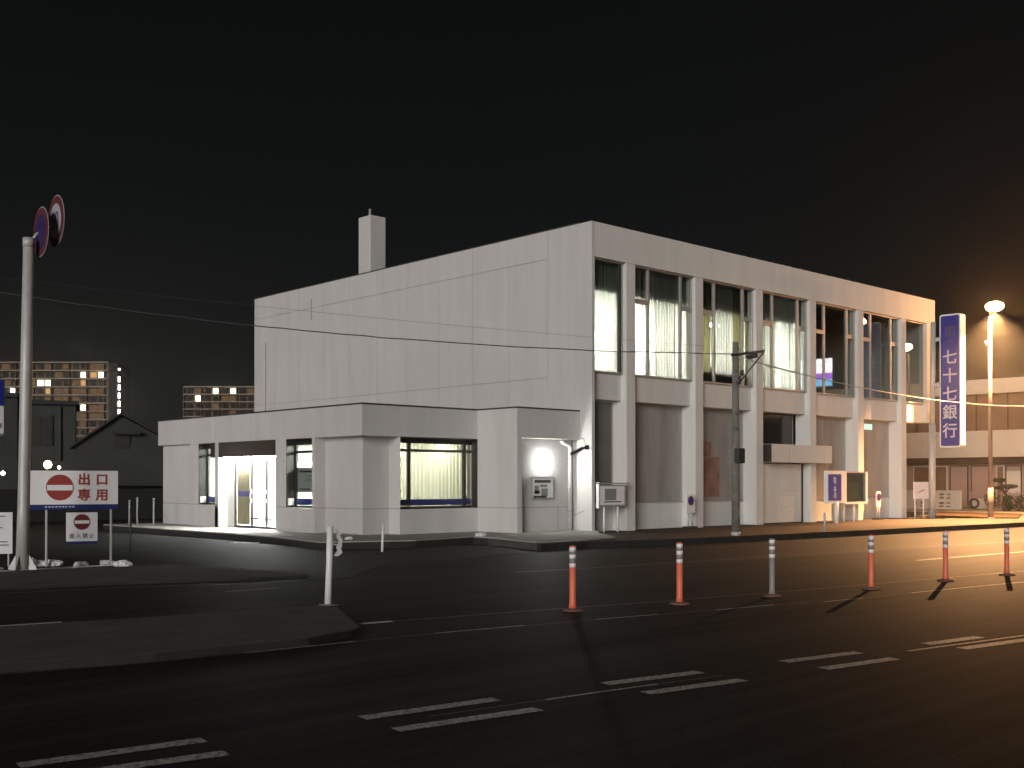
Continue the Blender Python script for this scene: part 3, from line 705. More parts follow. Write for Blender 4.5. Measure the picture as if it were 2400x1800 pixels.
# ================================================================== STREET LAMPS
def street_lamp(x, y, label, lens, beam):
    s = thing('street_lamp', label, 'street lamp', (x, y, 0), 'sodium street lamps along the road')
    T('base_plate', 'lamppole', s, [(x,y,0),(x,y,0.04)], 0.18)
    T('pole', 'lamppole', s, [(x,y,0.04),(x,y,1.2)], 0.105, 16)
    T('pole', 'lamppole', s, [(x,y,1.2),(x,y-0.0,7.9)], [0.085,0.055], 16)
    T('arm', 'lamppole', s, [(x,y,7.85),(x,y-0.02,8.05),(x,y-0.08,8.16)], 0.045)
    h = MB().tube([(x,y-0.18,8.40),(x,y-0.18,8.47),(x,y-0.18,8.52)], [0.17,0.13,0.05], 16).build('lamp_cap', 'lamppole', s)
    MB().blob((x, y-0.18, 8.28), 0.31, (0.95,1.1,0.62), 18, 10, 0.0).build('lens', lens, s, smooth=True)
    B('bracket', 'galv', s, x-0.12, x-0.05, y-0.05, y+0.05, 6.80, 6.92)
    T('sensor', 'galv', s, [(x-0.12,y+0.08,6.72),(x-0.16,y+0.10,6.94)], 0.04, 8)
    for nm, e_, size, aim in (('sodium_beam', beam, 122, (0, -1.2, -8.0)), ('sodium_throw', beam*0.95, 62, (-8.2, -3.4, -7.8))):
        L3 = bpy.data.lights.new(nm, 'SPOT'); L3.energy = e_; L3.color = (1.0, 0.50, 0.20); L3.spot_size = R(size); L3.spot_blend = 0.95; L3.shadow_soft_size = 0.012
        l3 = bpy.data.objects.new(nm, L3); C.objects.link(l3); l3.parent = s; l3.location = (0, -0.18, 8.05)
        l3.rotation_euler = (-Vector(aim)).to_track_quat('Z', 'Y').to_euler()
    return s
street_lamp(20.06, -2.57, 'street lamp glowing orange on a tall brown pole right of the blue sign', 'sodium', 60000)
street_lamp(30.0, -5.6, 'second orange street lamp farther down the road', 'sodium_b', 8000)  # assumed lamp out of view, added to light the neighbour building

# ================================================================== UTILITY POLE AND WIRES
ut = thing('utility_pole', 'short dark utility pole with a braced crossarm before the bank', 'utility pole', (1.58,-3.82,0))
T('pole', 'utility', ut, [(1.58,-3.82,-0.05),(1.58,-3.82,5.22)], [0.115,0.082], 18)
T('pole_sleeve', 'galv', ut, [(1.58,-3.82,0.0),(1.58,-3.82,0.10)], 0.125)
T('sleeve', 'polegrey', ut, [(1.66,-3.94,0.9),(1.66,-3.94,2.55)], 0.022, 8)
for z in (0.55, 0.62, 0.69):
    T('plate', 'tape', ut, [(1.50,-3.975,z),(1.56,-3.98,z)], 0.012, 6)
B('box', 'steel', ut, 1.46, 1.72, -4.02, -3.86, 1.95, 2.35)
T('cross_arm', 'steel', ut, [(1.50,-3.75,4.86),(1.60,-4.72,4.90)], 0.035, 8)
T('brace', 'steel', ut, [(1.58,-4.70,4.86),(1.58,-3.88,4.05)], 0.022, 8)
T('insulator', 'steel', ut, [(1.58,-4.20,4.78),(1.58,-4.50,4.80)], 0.06, 10)
for z in (4.15, 4.45, 3.3, 2.9):
    T('step_bolt', 'steel', ut, [(1.48,-3.9,z),(1.40,-3.98,z-0.04)], 0.015, 6)
T('small_insulator', 'steel', ut, [(1.60,-4.02,4.45),(1.60,-4.02,4.30)], 0.05, 8)
def wire(label, a, b, sag, r=0.014, name='power_line', mat='steel', wob=0.0):
    a, b = Vector(a), Vector(b); pts = []
    for k in range(41):
        t = k/40; p = a.lerp(b, t); p.z -= sag*4*t*(1-t); p.z += random.uniform(-wob, wob); pts.append(p)
    o = MB().tube(pts, r, 6).build(name, mat, smooth=True)
    return tag(o, label, 'cable')
wire('thick sagging cable crossing the left white wall to the pole', (1.58,-4.0,4.88), (-14.2,8.6,6.42), 0.38, 0.015, wob=0.012)
wire('thin upper cable running left from the pole top', (1.58,-3.82,5.05), (-16.5,8.4,6.75), 0.15, 0.0035)
wire('orange-lit cable from the pole past the blue sign', (1.60,-3.95,4.80), (34.0,-4.2,5.75), 1.05, 0.016, mat='galv')

# ================================================================== SIGNS BY THE BANK
# notice board in the first bay
nb = thing('notice_board', 'framed notice board on two white legs at the corner of the bank', 'notice board', (0.6,-0.25,0))
for x in (0.28, 0.86):
    T('leg', 'white', nb, [(x,-0.22,0),(x,-0.22,0.78)], 0.028, 8)
B('board', 'polegrey', nb, 0.0, 1.18, -0.26, -0.20, 0.74, 1.36)
B('sheet', 'signwhite', nb, 0.06, 1.10, -0.268, -0.262, 0.79, 1.32)
B('side_cover', 'white', nb, -0.03, 0.0, -0.30, -0.20, 0.70, 1.44)
B('hood', 'polegrey', nb, -0.03, 1.28, -0.32, -0.18, 1.385, 1.42)
B('picture', 'greyink', nb, 0.26, 0.74, -0.275, -0.269, 0.92, 1.25)
B('printed_line', 'blackink', nb, 0.22, 0.95, -0.275, -0.269, 0.86, 0.89)
# no parking stands
def np_sign(x, y, label, w=0.42, small=False):
    s = thing('no_parking_stand', label, 'sign', (x, y, 0), 'no parking stands')
    B('base', 'steel', s, x-0.22, x+0.22, y-0.12, y+0.12, 0.0, 0.07)
    T('leg', 'galv', s, [(x-0.10,y,0.06),(x-0.06,y,0.5)], 0.022, 8)
    T('leg', 'galv', s, [(x+0.10,y,0.06),(x+0.06,y,0.5)], 0.022, 8)
    B('board', 'signwhite', s, x-w/2, x+w/2, y-0.03, y+0.02, 0.48, 1.06, bevel=0.01)
    disc('disc', 'signdkred', s, (x, y-0.034, 0.86), (1,0,0), 0.145, 0.004)
    disc('disc', 'signblue', s, (x, y-0.040, 0.86), (1,0,0), 0.112, 0.004)
    MB().box(-0.11,0.11,-0.014,0.014,0,0.003).build('slash', 'signdkred', s, mtx=frame_mtx((x,y-0.046,0.86),(1,0,-1),(1,0,1)))
    return s
np_sign(4.22, -0.22, 'white no-parking stand sign leaning by the second pilaster')
np_sign(15.62, -0.25, 'small no-parking stand sign in the orange light beyond the notice case', 0.30)
# blue sign and glass notice case
bs = thing('blue_info_sign', 'blue sign in a white frame on one short post', 'sign', (11.05,-1.2,0))
T('post', 'white', bs, [(11.05,-1.2,0),(11.05,-1.2,0.75)], 0.075)
B('cabinet', 'white', bs, 10.43, 11.62, -1.25, -1.10, 0.70, 1.82)
B('face', 'vividblue', bs, 10.46, 11.28, -1.262, -1.252, 0.80, 1.70)
for k, (a, b, c, d) in enumerate(((-0.10,0.02,0.30,0.34),(-0.08,-0.04,0.14,0.36),(0.02,0.06,0.12,0.34),(-0.06,0.04,-0.02,0.03),(-0.10,0.08,-0.10,-0.06),(-0.04,0.01,-0.20,0.02),(-0.10,-0.06,-0.36,-0.26),(0.02,0.06,-0.38,-0.24),(-0.08,0.06,-0.24,-0.21))):
    B('lettering', 'letter', bs, 10.87+a, 10.87+b, -1.27, -1.263, 1.25+c, 1.25+d)
nc = thing('notice_case', 'glass-fronted notice case on two posts right of the blue sign', 'notice board', (13.0,-0.7,0))
for x in (12.45, 13.15):
    T('post', 'white', nc, [(x,-0.66,0),(x,-0.66,0.7)], 0.045)
B('back_panel', pm('case_lining', (0.36,0.39,0.36), 0.4, 0.35, 2), nc, 12.42, 13.72, -0.70, -0.66, 0.74, 1.75)
B('frame', 'white', nc, 12.34, 13.88, -0.80, -0.66, 0.64, 0.72)
B('frame', 'white', nc, 13.74, 13.88, -0.80, -0.66, 0.722, 1.80)
B('frame', 'white', nc, 12.34, 12.42, -0.80, -0.66, 0.722, 1.80)
B('frame', 'polegrey', nc, 12.42, 13.74, -0.80, -0.66, 1.752, 1.80)
B('pane', 'glass', nc, 12.42, 13.74, -0.775, -0.77, 0.722, 1.75)
ps = T('kerb_post', 'galv', None, [(5.13,-4.36,0),(5.13,-4.36,0.55)], 0.035)
tag(ps, 'short thin pale post standing on the kerb below the blue sign', 'post')
# white tilted panel on legs by the bank sign
wp = thing('tilted_panel', 'bright white-blue panel on two legs beside the sign pole', 'notice board', (18.0,-0.75,0))
for x in (17.62, 18.30):
    T('leg', 'white', wp, [(x,-0.7,0),(x,-0.7,0.9)], 0.03, 8)
B('panel', pm('panel_sheet', (0.80,0.83,0.92), 0.25, 0.05), wp, 17.44, 18.62, -0.76, -0.72, 0.77, 1.43)
MB().face([(17.6,-0.765,1.0),(18.1,-0.765,1.13),(18.35,-0.765,1.13),(17.95,-0.765,1.03)]).build('print', 'greyink', wp)

# ================================================================== ROAD SIGN POLE ON THE LEFT
rp_ = thing('road_sign_pole', 'thick leaning grey pole carrying a speed limit 50 and a blue round sign', 'road sign', (-16.1,-1.45,0))
T('pole', 'galv', rp_, [(-16.28,-1.655,-0.06),(-16.265,-1.66,1.0),(-16.235,-1.67,3.2),(-16.20,-1.68,5.66)], [0.115,0.10,0.098,0.09], 20)
T('cap', 'galv', rp_, [(-16.20,-1.68,5.56),(-16.20,-1.68,5.72)], 0.10, 20)
for k in range(4):
    a = R(45+90*k)
    MB().prism([(-16.28+0.09*math.cos(a-.15),-1.655+0.09*math.sin(a-.15)),(-16.28+0.24*math.cos(a),-1.655+0.24*math.sin(a)),(-16.28+0.09*math.cos(a+.15),-1.655+0.09*math.sin(a+.15))], -0.07, 0.0).build('base_gusset', 'galv', rp_)
    MB().face([(-16.28+0.10*math.cos(a),-1.655+0.10*math.sin(a),0.22),(-16.28+0.26*math.cos(a),-1.655+0.26*math.sin(a),-0.06),(-16.28+0.10*math.cos(a),-1.655+0.10*math.sin(a),-0.06)]).build('base_gusset', 'galv', rp_)
T('arm', 'galv', rp_, [(-16.17,-1.62,5.64),(-16.02,-1.58,5.84),(-15.74,-1.70,6.02)], 0.026)
vang = R(71.5)                              # sign faces: x-direction of each face
sx_ = (math.cos(vang-R(0)), math.sin(vang-R(0)))
def road_disc(c, ring, face, r):
    xd = Vector((math.cos(FA), math.sin(FA), 0))
    disc('sign_ring', ring, rp_, c, xd, r, 0.006, off=0.004)
    disc('sign_disc', face, rp_, c, xd, r*0.70, 0.004, off=0.012)
    disc('sign_back', 'dullwhite', rp_, c, xd, r*1.04, 0.004)
    return xd
FA = R(249.4+73+90-360+0)                   # face normal = 249.4+73 deg, seen edge-on from the camera
FA = R(249.4-73+90)
xd = road_disc((-15.78,-1.82,6.06), 'ringred', 'dullwhite', 0.44)
n_ = frame_mtx((0,0,0), xd).to_3x3() @ Vector((0,0,1))
c50 = Vector((-15.78,-1.82,6.06)) + n_*0.020
text('numeral', '50', 0.40, 'numeral', rp_, tuple(c50), tuple(xd), 0.001, 0.0)
road_disc((-16.01,-1.74,5.85), 'ringred', 'dullblue', 0.42)

# exit sign
ex = thing('exit_sign', 'wide white exit-only board with a red no-entry disc and blue lower strip', 'sign', (-15.0,-0.5,-0.1))
EXD = Vector((math.cos(R(-18)), math.sin(R(-18)), 0)); EO = Vector((-15.70,-0.24,0))
def ex_pt(u, z, off=0.0):
    return tuple(EO + EXD*u + Vector((EXD.y, -EXD.x, 0))*off + Vector((0,0,z)))
rect('board', 'signwhite', ex, tuple(EO), EXD, 0, 1.60, 1.03, 1.67, -0.02, 0.02)
rect('blue_strip', 'deepblue', ex, tuple(EO), EXD, 0, 1.60, 0.935, 1.027, -0.02, 0.022)
for u in (0.33, 1.48):
    MB().tube([ex_pt(u, -0.14, -0.05), ex_pt(u, 1.5, -0.05)], 0.024, 8).build('leg', 'galv', ex)
oc = ex_pt(0.56, 1.352)
disc('disc', 'signred', ex, oc, EXD, 0.245, 0.004, off=0.003)
disc('disc_edge', 'signwhite', ex, oc, EXD, 0.258, 0.003, off=0.001)
rect('bar', 'signwhite', ex, oc, EXD, -0.225, 0.225, -0.055, 0.048, 0.008, 0.003)
for chh, u, z in (('出',0.99,1.49),('口',1.31,1.49),('専',0.99,1.195),('用',1.31,1.195)):
    p = ex_pt(u, z, 0.004); text('lettering', chh, 0.235, 'signred', ex, p, EXD, 0.002, 0.007)
lab = MB()
for k in range(9):
    lab.box(0.30+k*0.06, 0.34+k*0.06, 0.975, 1.000, 0.003, 0.006)
lab.build('small_print', 'letter', ex, mtx=frame_mtx(tuple(EO), EXD))
# small no-entry board
se = thing('no_entry_board', 'small white no-entry board hung below the exit sign', 'sign', (-14.85,-0.68,0.3))
SO = Vector((-15.12,-0.60,0))
rect('board', 'signwhite', se, tuple(SO), EXD, 0, 0.555, 0.335, 0.88, -0.015, 0.015)
rect('blue_strip', 'deepblue', se, tuple(SO), EXD, 0.02, 0.555, 0.285, 0.333, -0.015, 0.016)
c2 = SO + EXD*0.28 + Vector((0,0,0.70))
disc('disc', 'signdkred', se, tuple(c2), EXD, 0.148, 0.003, off=0.002)
rect('bar', 'signwhite', se, tuple(c2), EXD, -0.13, 0.13, -0.030, 0.030, 0.006, 0.003)
for k, chh in enumerate('進入禁止'):
    p = SO + EXD*(0.10+0.118*k) + Vector((0,0,0.43)) + Vector((EXD.y,-EXD.x,0))*0.003
    text('lettering', chh, 0.10, 'blackink', se, tuple(p), EXD, 0.001, 0.001)
MB().tube([tuple(SO+EXD*0.02+Vector((0.02,0.05,0.86))), tuple(SO+EXD*0.56+Vector((0.02,0.05,0.86)))], 0.010, 6).build('hanging_rail', 'steel', se)  # rail and straps are assumed, added to hold the board up
for u in (0.04, 0.52):
    MB().tube([tuple(SO+EXD*u+Vector((0.01,0.03,0.86))), tuple(SO+EXD*u+Vector((0.02,0.12,1.0)))], 0.006, 6).build('strap', 'steel', se)
thin = T('thin_stake', 'steel', None, [(-14.02,-0.95,-0.1),(-14.02,-0.95,0.95)], 0.018, 8)
tag(thin, 'thin dark stake standing right of the exit sign', 'post')
# white board at the left edge
wb = thing('leaning_board', 'pale lettered board cut by the left picture edge, beside the pole', 'notice board', (-16.4,-0.3,0))
WO = Vector((-16.9,-0.12,0))
rect('board', 'signwhite', wb, tuple(WO), EXD, 0, 0.92, 0.14, 0.90, -0.015, 0.015)
for k, (a, b, z) in enumerate(((0.6,0.80,0.83),(0.2,0.75,0.62),(0.2,0.70,0.50),(0.3,0.84,0.36),(0.6,0.86,0.30),(0.2,0.7,0.22))):
    rect('printed_line', 'greyink', wb, tuple(WO), EXD, a, b, z-0.012, z+0.012, 0.002, 0.003)
for u in (0.1, 0.85):
    MB().tube([tuple(WO+EXD*u+Vector((0.02,0.04,-0.1))), tuple(WO+EXD*u+Vector((0.02,0.04,0.5)))], 0.018, 8).build('leg', 'galv', wb)
# blue and white box sign at the left edge
be = thing('box_sign', 'blue and white rounded box sign at the far left edge', 'sign', (-15.5,3.0,-0.1))
T('post', 'steel', be, [(-15.45,3.1,-0.1),(-15.45,3.1,2.5)], 0.05)
B('casing', 'polegrey', be, -15.9, -15.03, 2.98, 3.14, 2.42, 3.66, bevel=0.05)
B('blue_face', 'signblue', be, -15.87, -15.07, 2.960, 2.979, 3.08, 3.62)
B('white_face', 'signwhite', be, -15.87, -15.07, 2.960, 2.979, 2.48, 3.06)
for a, b, c, d in ((-15.8,-15.2,2.8,2.95),(-15.6,-15.12,2.6,2.7)):
    B('print', 'greyink', be, a, b, 2.952, 2.958, c, d)
hb = thing('hanging_bulb', 'tiny white bulb below the box sign at the left edge', 'lamp', (-15.07,3.0,1.64), 'small white bulbs')
MB().blob((-15.07,3.0,1.64), 0.045, n=10, m=6, jit=0).build('bulb', 'whitepoint', hb)
T('cord', 'steel', hb, [(-15.07,3.02,1.68),(-15.07,3.02,2.45)], 0.006, 6)

# snow heaps along the edge (each heap is one thing)
def snow(x, y, z, r, sq, label):
    mb = MB()
    for k in range(5):
        mb.blob((x+random.uniform(-r,r)*0.7*sq, y+random.uniform(-r,r)*0.4, z+random.uniform(0,0.3)*r), r*random.uniform(0.45,0.8), (1.2,0.9,0.75), 9, 6, 0.22)
    o = mb.build('snow_heap', 'snow', smooth=False); return tag(o, label, 'snow', 'old snow heaps on the lot edge')
snow(-15.45, 0.02, -0.13, 0.240, 1.0, 'lumpy snow heap at the left leg of the exit sign')
snow(-15.22, -0.18, -0.13, 0.150, 1.4, 'low snow heap just right of the left leg')
snow(-14.83, -0.55, -0.13, 0.105, 2.2, 'thin dirty snow patch under the small board')
snow(-14.35, -0.72, -0.13, 0.128, 1.3, 'snow heap round the right leg of the exit sign')
snow(-14.28, -1.18, -0.13, 0.128, 1.2, 'small white snow lump standing alone right of the sign')
snow(-16.6, -0.8, -0.13, 0.180, 2.0, 'snow heap left of the leaning pole')
snow(-4.25, 0.0, 0.045, 0.150, 1.6, 'small snow heap on the apron below the front window')
snow(-7.5, 1.0, 0.045, 0.090, 3.0, 'thin snow remnant at the apron corner')
def flat_patch(name, pts, label, z, mat='snow'):
    cx = sum(p[0] for p in pts)/len(pts); cy = sum(p[1] for p in pts)/len(pts); out = []
    for k in range(len(pts)):
        a, b = Vector(pts[k]), Vector(pts[(k+1) % len(pts)])
        for t in (0, .33, .66):
            p = a.lerp(b, t); p += Vector((random.uniform(-.03,.03), random.uniform(-.03,.03))); out.append(tuple(p))
    o = MB().prism(out, z, z+0.02).build(name, mat); return tag(o, label, 'snow')
flat_patch('snow_strip', [(-16.9,-1.15),(-16.2,-1.25),(-15.3,-1.12),(-14.4,-1.06),(-14.4,-0.98),(-15.3,-1.02),(-16.2,-1.12)], 'long thin strip of snow in front of the exit sign', -0.128)
flat_patch('snow_strip', [(-15.75,-1.32),(-15.2,-1.22),(-15.2,-1.14),(-15.75,-1.22)], 'short bright snow strip right of the pole base', -0.133)
flat_patch('snow_strip', [(-8.85,4.5),(-8.38,4.0),(-8.33,4.08),(-8.8,4.6)], 'small bright snow scrap before the entrance step', -0.142)

# thin posts by the annex
for x, y, h, lb in ((-7.94,12.81,0.82,'leftmost of three thin posts beside the annex'),(-7.55,13.1,0.90,'middle and brightest of three thin posts beside the annex'),(-7.37,12.28,0.88,'thin post with a round top nearest the annex')):
    s = thing('thin_post', lb, 'post', (x,y,-0.08), 'thin posts at the left end of the annex')
    T('shaft', 'galv' if 'bright' in lb else 'polegrey', s, [(x,y,-0.08),(x,y,h)], 0.028, 8)
    MB().blob((x,y,h), 0.045, n=8, m=6, jit=0).build('cap', 'polegrey', s)
s = T('white_stick', 'white', None, [(-8.54,-1.62,-0.1),(-8.46,-1.55,0.50)], 0.030, 8)
tag(s, 'thin white stick leaning in front of the front window', 'post')

# tall white post on the island
tp = thing('island_post', 'tall white post on the traffic island with tattered tape', 'bollard', (-15.50,-9.98,-0.06))
TX, TY = -15.50, -9.98
tp.location = (TX, TY, -0.06)
T('shaft', 'white', tp, [(TX,TY,-0.06),(TX+0.02,TY,0.45),(TX+0.03,TY,0.915)], [0.045,0.042,0.042], 16)
T('base', 'island', tp, [(TX+0.02,TY,-0.06),(TX+0.02,TY,-0.045)], 0.13, 18)
tt = MB(); c_ = Vector((TX+0.03,TY,0)); rt = Vector((0.73,-0.68,0))
prev = None
for k in range(15):
    t = k/14; z = 0.88-0.33*t; off = 0.065+0.030*math.sin(t*3.4)+0.012*math.sin(t*17); w = 0.040+0.028*math.sin(t*2.6)+0.010*math.sin(t*23)
    a = c_+rt*(off)+Vector((0,0,z)); b = c_+rt*(off+w)+Vector((0.01*math.sin(t*9),0.01,z-0.01)); 
    if prev: tt.face([prev[0], prev[1], b, a])
    prev = (a, b)
tt.build('tape', 'tape', tp)
for z in (0.865, 0.695):
    MB().tube([tuple(c_+rt*0.03+Vector((0,0,z))), tuple(c_+rt*0.085+Vector((0,0,z-0.01)))], 0.008, 6).build('tie', 'tape', tp)

# delineators
def make_delin():
    r = thing('lane_delineator', 'x', 'delineator', (0,0,0), 'delineator posts between the lanes')
    T('base', 'basebrown', r, [(0,0,0),(0,0,0.018),(0,0,0.035)], [0.135,0.13,0.075], 24)
    T('shaft', 'orange', r, [(0,0,0.03),(0,0,0.10),(0,0,0.80)], [0.052,0.041,0.040], 20)
    T('cap', 'orange', r, [(0,0,0.80),(0,0,0.815)], [0.040,0.03], 20)
    for z in (0.545, 0.655, 0.745):
        T('reflector_band', 'reflect', r, [(0,0,z),(0,0,z+0.05)], 0.0425, 20)
    T('grey_section', 'greyrub', r, [(0,0,0.60),(0,0,0.652)], 0.0415, 20)
    T('grey_section', 'greyrub', r, [(0,0,0.706),(0,0,0.744)], 0.0415, 20)
    return r
dl = make_delin(); index_children(dl)
spots = [(-13.19,-11.96,1,'nearest orange delineator post, below the white corner platform'),
         (-11.63,-12.41,1,'orange delineator post before the second bank bay, second from the left'),
         (-9.89,-12.67,1,'faded grey delineator post with three bright bands'),
         (-7.90,-13.08,0.97,'orange delineator post in front of the sixth bank bay'),
         (-5.82,-13.23,0.97,'orange delineator post below the bank sign, second from the right'),
         (-3.95,-13.42,0.97,'rightmost delineator post, beneath the street lamp'),
         ]
for i, (x, y, sc, lb) in enumerate(spots):
    o = dl if i == 0 else copy_tree(dl)
    o.location = (x, y, -0.146); o['label'] = lb; o.rotation_euler.z = random.uniform(0, 6)
    if i == 2:
        for c in o.children:
            if c.name.startswith(('shaft','cap')):
                me = c.data.copy(); me.materials.clear(); me.materials.append(M['greyrub']); c.data = me

# ================================================================== NEIGHBOUR BUILDING ON THE RIGHT
nbr = thing('neighbour_building', 'cream two-storey building in orange lamplight right of the bank', 'building', (36,0,0))
B('parapet', 'nwall', nbr, 36.0, 48, -14, 12, 6.15, 6.93)
B('window_band', 'nwin', nbr, 36.45, 47.8, -13.8, 11.8, 4.17, 6.15)
B('parapet', 'nwall', nbr, 36.0, 48, -14, 12, 2.74, 4.17)
B('shadow_band', 'ndark', nbr, 36.5, 47.8, -13.8, 11.8, 2.40, 2.74)
B('wall', 'ntile', nbr, 37.0, 47.8, -13.8, 11.8, 0, 2.40)
for y in (10.5, 8.8, 7.1, 5.4, 3.7, 2.0, 0.3, -1.4, -3.1):
    f = MB().box(36.42, 36.45, y-0.03, y+0.03, 4.17, 6.15).build('window_mullion', 'ndark', nbr)
# shop window lights of the ground floor
for (y0, y1, mt) in ((9.3, 7.3, 'nwin'), (7.15, 6.1, 'ntile'), (5.95, 4.75, 'ntile'), (4.55, 4.12, 'nwin'), (4.05, 3.2, 'nwall'), (3.0, 1.6, 'ntile'), (1.4, -0.4, 'nwin')):
    f = MB().box(36.93, 36.99, y1, y1+0.05, 0.1, 2.3).box(36.93, 36.99, y0-0.05, y0, 0.1, 2.3).box(36.93, 36.99, y1+0.05, y0-0.05, 2.25, 2.3)
    f = f.build('window', 'nwall' if mt == 'nwin' else 'ndark', nbr)
    B('pane', mt, f, 36.95, 36.98, y1+0.05, y0-0.05, 0.1 if mt != 'nwall' else 0.75, 2.25 if mt != 'nwall' else 2.0)
# perforated block wall
bw = thing('block_wall', 'low cream garden wall with square openings behind the sign pole', 'wall', (31,4.5,0))
yy = [3.74, 4.26, 4.40, 4.56, 4.70, 4.86, 5.6, 5.75, 5.92, 6.08, 6.24, 7.2]
mb = MB(); holes = [(4.28,4.52),(4.62,4.88),(5.72,5.92),(6.04,6.24)]; zh = [(0.14,0.22),(0.30,0.40),(0.56,0.66),(0.74,0.84)]
ycuts = sorted({3.74, 7.2, *[v for h in holes for v in h]}); zcuts = sorted({0.0, 0.96, *[v for h in zh for v in h]})
for a, b in zip(ycuts[:-1], ycuts[1:]):
    for c, d in zip(zcuts[:-1], zcuts[1:]):
        if (a, b) in holes and (c, d) in zh: continue
        mb.box(31, 31.12, a, b, c, d)
mb.build('wall', 'nwall', bw)
B('coping', 'nwall', bw, 30.97, 31.15, 3.70, 7.2, 0.962, 0.99)
st(B('side_pavement', 'concrete', None, 27.0, 36.9, -8, 20, 0.002, 0.03))
fn = thing('low_fence', 'low dark red fence before the neighbour ground floor', 'fence', (34,4,0))
for z in (0.30, 0.55, 0.80):
    B('rail', 'ntile', fn, 34.0, 34.04, 0.2, 4.7, z, z+0.05)
for k in range(12):
    B('picket', 'ntile', fn, 34.04, 34.07, 0.2+k*0.4, 0.26+k*0.4, 0.03, 0.92)
# tyre and pale box
ty = thing('tyre', 'dark tyre leaning against a pale box by the fence', 'tyre', (33.4,4.15,0.03))
tb = MB(); n1, n2 = 28, 8
for i in range(n1):
    a = 2*math.pi*i/n1
    for j in range(n2):
        b = 2*math.pi*j/n2; rr = 0.22+0.055*math.cos(b)
        tb.v.append((33.4+0.05*math.sin(b), 4.15+rr*math.cos(a), 0.31+rr*math.sin(a)))
for i in range(n1):
    for j in range(n2):
        tb.f.append((i*n2+j, i*n2+(j+1) % n2, ((i+1) % n1)*n2+(j+1) % n2, ((i+1) % n1)*n2+j))
tb.build('tread', 'rubber', ty, smooth=True)
pb = B('pale_box', 'nwall', None, 33.5, 33.8, 3.4, 4.3, 0.031, 0.55, bevel=0.02); tag(pb, 'pale low box standing behind the tyre', 'box')
# cloud-pruned pine and shrubs
def leaves(mb, c, r, sq, n, s=0.05):
    for _ in range(n):
        while True:
            p = Vector((random.uniform(-1,1), random.uniform(-1,1), random.uniform(-1,1)))
            if 0.25 < p.length < 1: break
        p = Vector((c[0]+p.x*r*sq[0], c[1]+p.y*r*sq[1], c[2]+p.z*r*sq[2]))
        u = Vector((random.gauss(0,1), random.gauss(0,1), random.gauss(0,1))).normalized(); w = u.cross(Vector((random.gauss(0,1), random.gauss(0,1), random.gauss(0,1)))).normalized()
        mb.face([p-u*s, p+w*s*0.4, p+u*s, p-w*s*0.4])
pt = thing('garden_pine', 'small cloud-pruned pine behind the street lamp pole', 'tree', (30,1.2,0))
T('trunk', 'bark', pt, [(30,1.1,0.0),(30,1.2,0.4),(30,1.05,0.75),(30,1.25,1.1),(30,1.3,1.45)], [0.09,0.08,0.06,0.05,0.03])
T('branch', 'bark', pt, [(30,1.1,0.85),(30,0.9,1.15)], 0.03); T('branch', 'bark', pt, [(30,1.2,1.0),(30,1.5,1.2)], 0.03)
cr = MB()
for c, r, sq in (((30,1.42,1.50),0.30,(1,1.2,0.36)),((30,0.92,1.20),0.38,(0.9,1.2,0.30)),((30,1.45,1.14),0.18,(1,1,0.4)),((30,0.98,0.66),0.25,(1,1,0.5))):
    leaves(cr, c, r, sq, 420, 0.045)
cr.build('crown', 'pine', pt)
for (y, z, r, lb) in ((0.45,0.42,0.42,'rounded shrub at the right edge beyond the lamp pole'),(1.05,0.30,0.28,'low shrub right of the lamp pole'),(1.85,0.55,0.40,'tall shrub left behind the lamp pole'),(-0.3,0.4,0.4,'last rounded shrub cut by the right edge')):
    s = thing('shrub', lb, 'shrub', (30.2,y,0), 'shrubs before the neighbour building')
    hm = MB(); leaves(hm, (30.2,y,z), r, (1,0.9,1.0), 500, 0.05); hm.build('foliage', 'hedge', s)
    T('stem', 'bark', s, [(30.2,y,0),(30.2,y,z)], 0.03)

# ================================================================== DARK HOUSES AND FLATS ON THE LEFT
def house_mtx(x, y, deg):
    u = Vector((math.cos(R(deg)), math.sin(R(deg)), 0)); d = Vector((-u.y, u.x, 0))
    m = Matrix((u, d, Vector((0,0,1)))).transposed().to_4x4(); m.translation = Vector((x, y, 0)); return m
h1 = thing('gabled_house', 'dark gabled house behind the exit sign', 'house', (-2,27,0))
hm1 = house_mtx(-2.05, 27, -22)
def hb(name, mat, par, m, *a): return MB().box(*a).build(name, mat, par, mtx=m)
prof = [(-1.96,-0.1),(2.5,-0.1),(2.5,3.05),(0.0,4.40),(-1.96,3.02)]
mb = MB(); mb.v += [(x,0,z) for x, z in prof] + [(x+0.7,6,z) for x, z in prof]
mb.f += [(0,1,2,3,4),(9,8,7,6,5)] + [(k,5+k,5+(k+1)%5,(k+1)%5) for k in range(5)]
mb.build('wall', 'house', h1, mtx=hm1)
for a, b in (((-2.15,2.90),(0.0,4.45)),((0.0,4.45),(2.75,2.95))):
    m2 = MB(); m2.v += [(a[0],-0.25,a[1]),(b[0],-0.25,b[1]),(b[0],-0.25,b[1]+0.10),(a[0],-0.25,a[1]+0.10)]; m2.v += [(x+0.7,6.2,z) for x,_,z in m2.v[:4]]
    m2.f += [(0,1,2,3),(7,6,5,4),(0,4,5,1),(1,5,6,2),(2,6,7,3),(3,7,4,0)]; m2.build('roof', 'roof', h1, mtx=hm1)
hb('window', 'roof', h1, hm1, -0.26, 0.38, -0.07, -0.01, 2.95, 3.6); hb('awning', 'roof', h1, hm1, -0.35, 0.8, -0.4, -0.08, 3.55, 3.66)
hb('lean_to', 'roof', h1, hm1, -2.2, 2.6, -1.3, -0.1, 1.25, 1.38)
h2 = thing('boxy_house', 'dark flat-roofed house with a tall window left of the gabled one', 'house', (-5,31,0))
hm2 = house_mtx(-5, 31, -22)
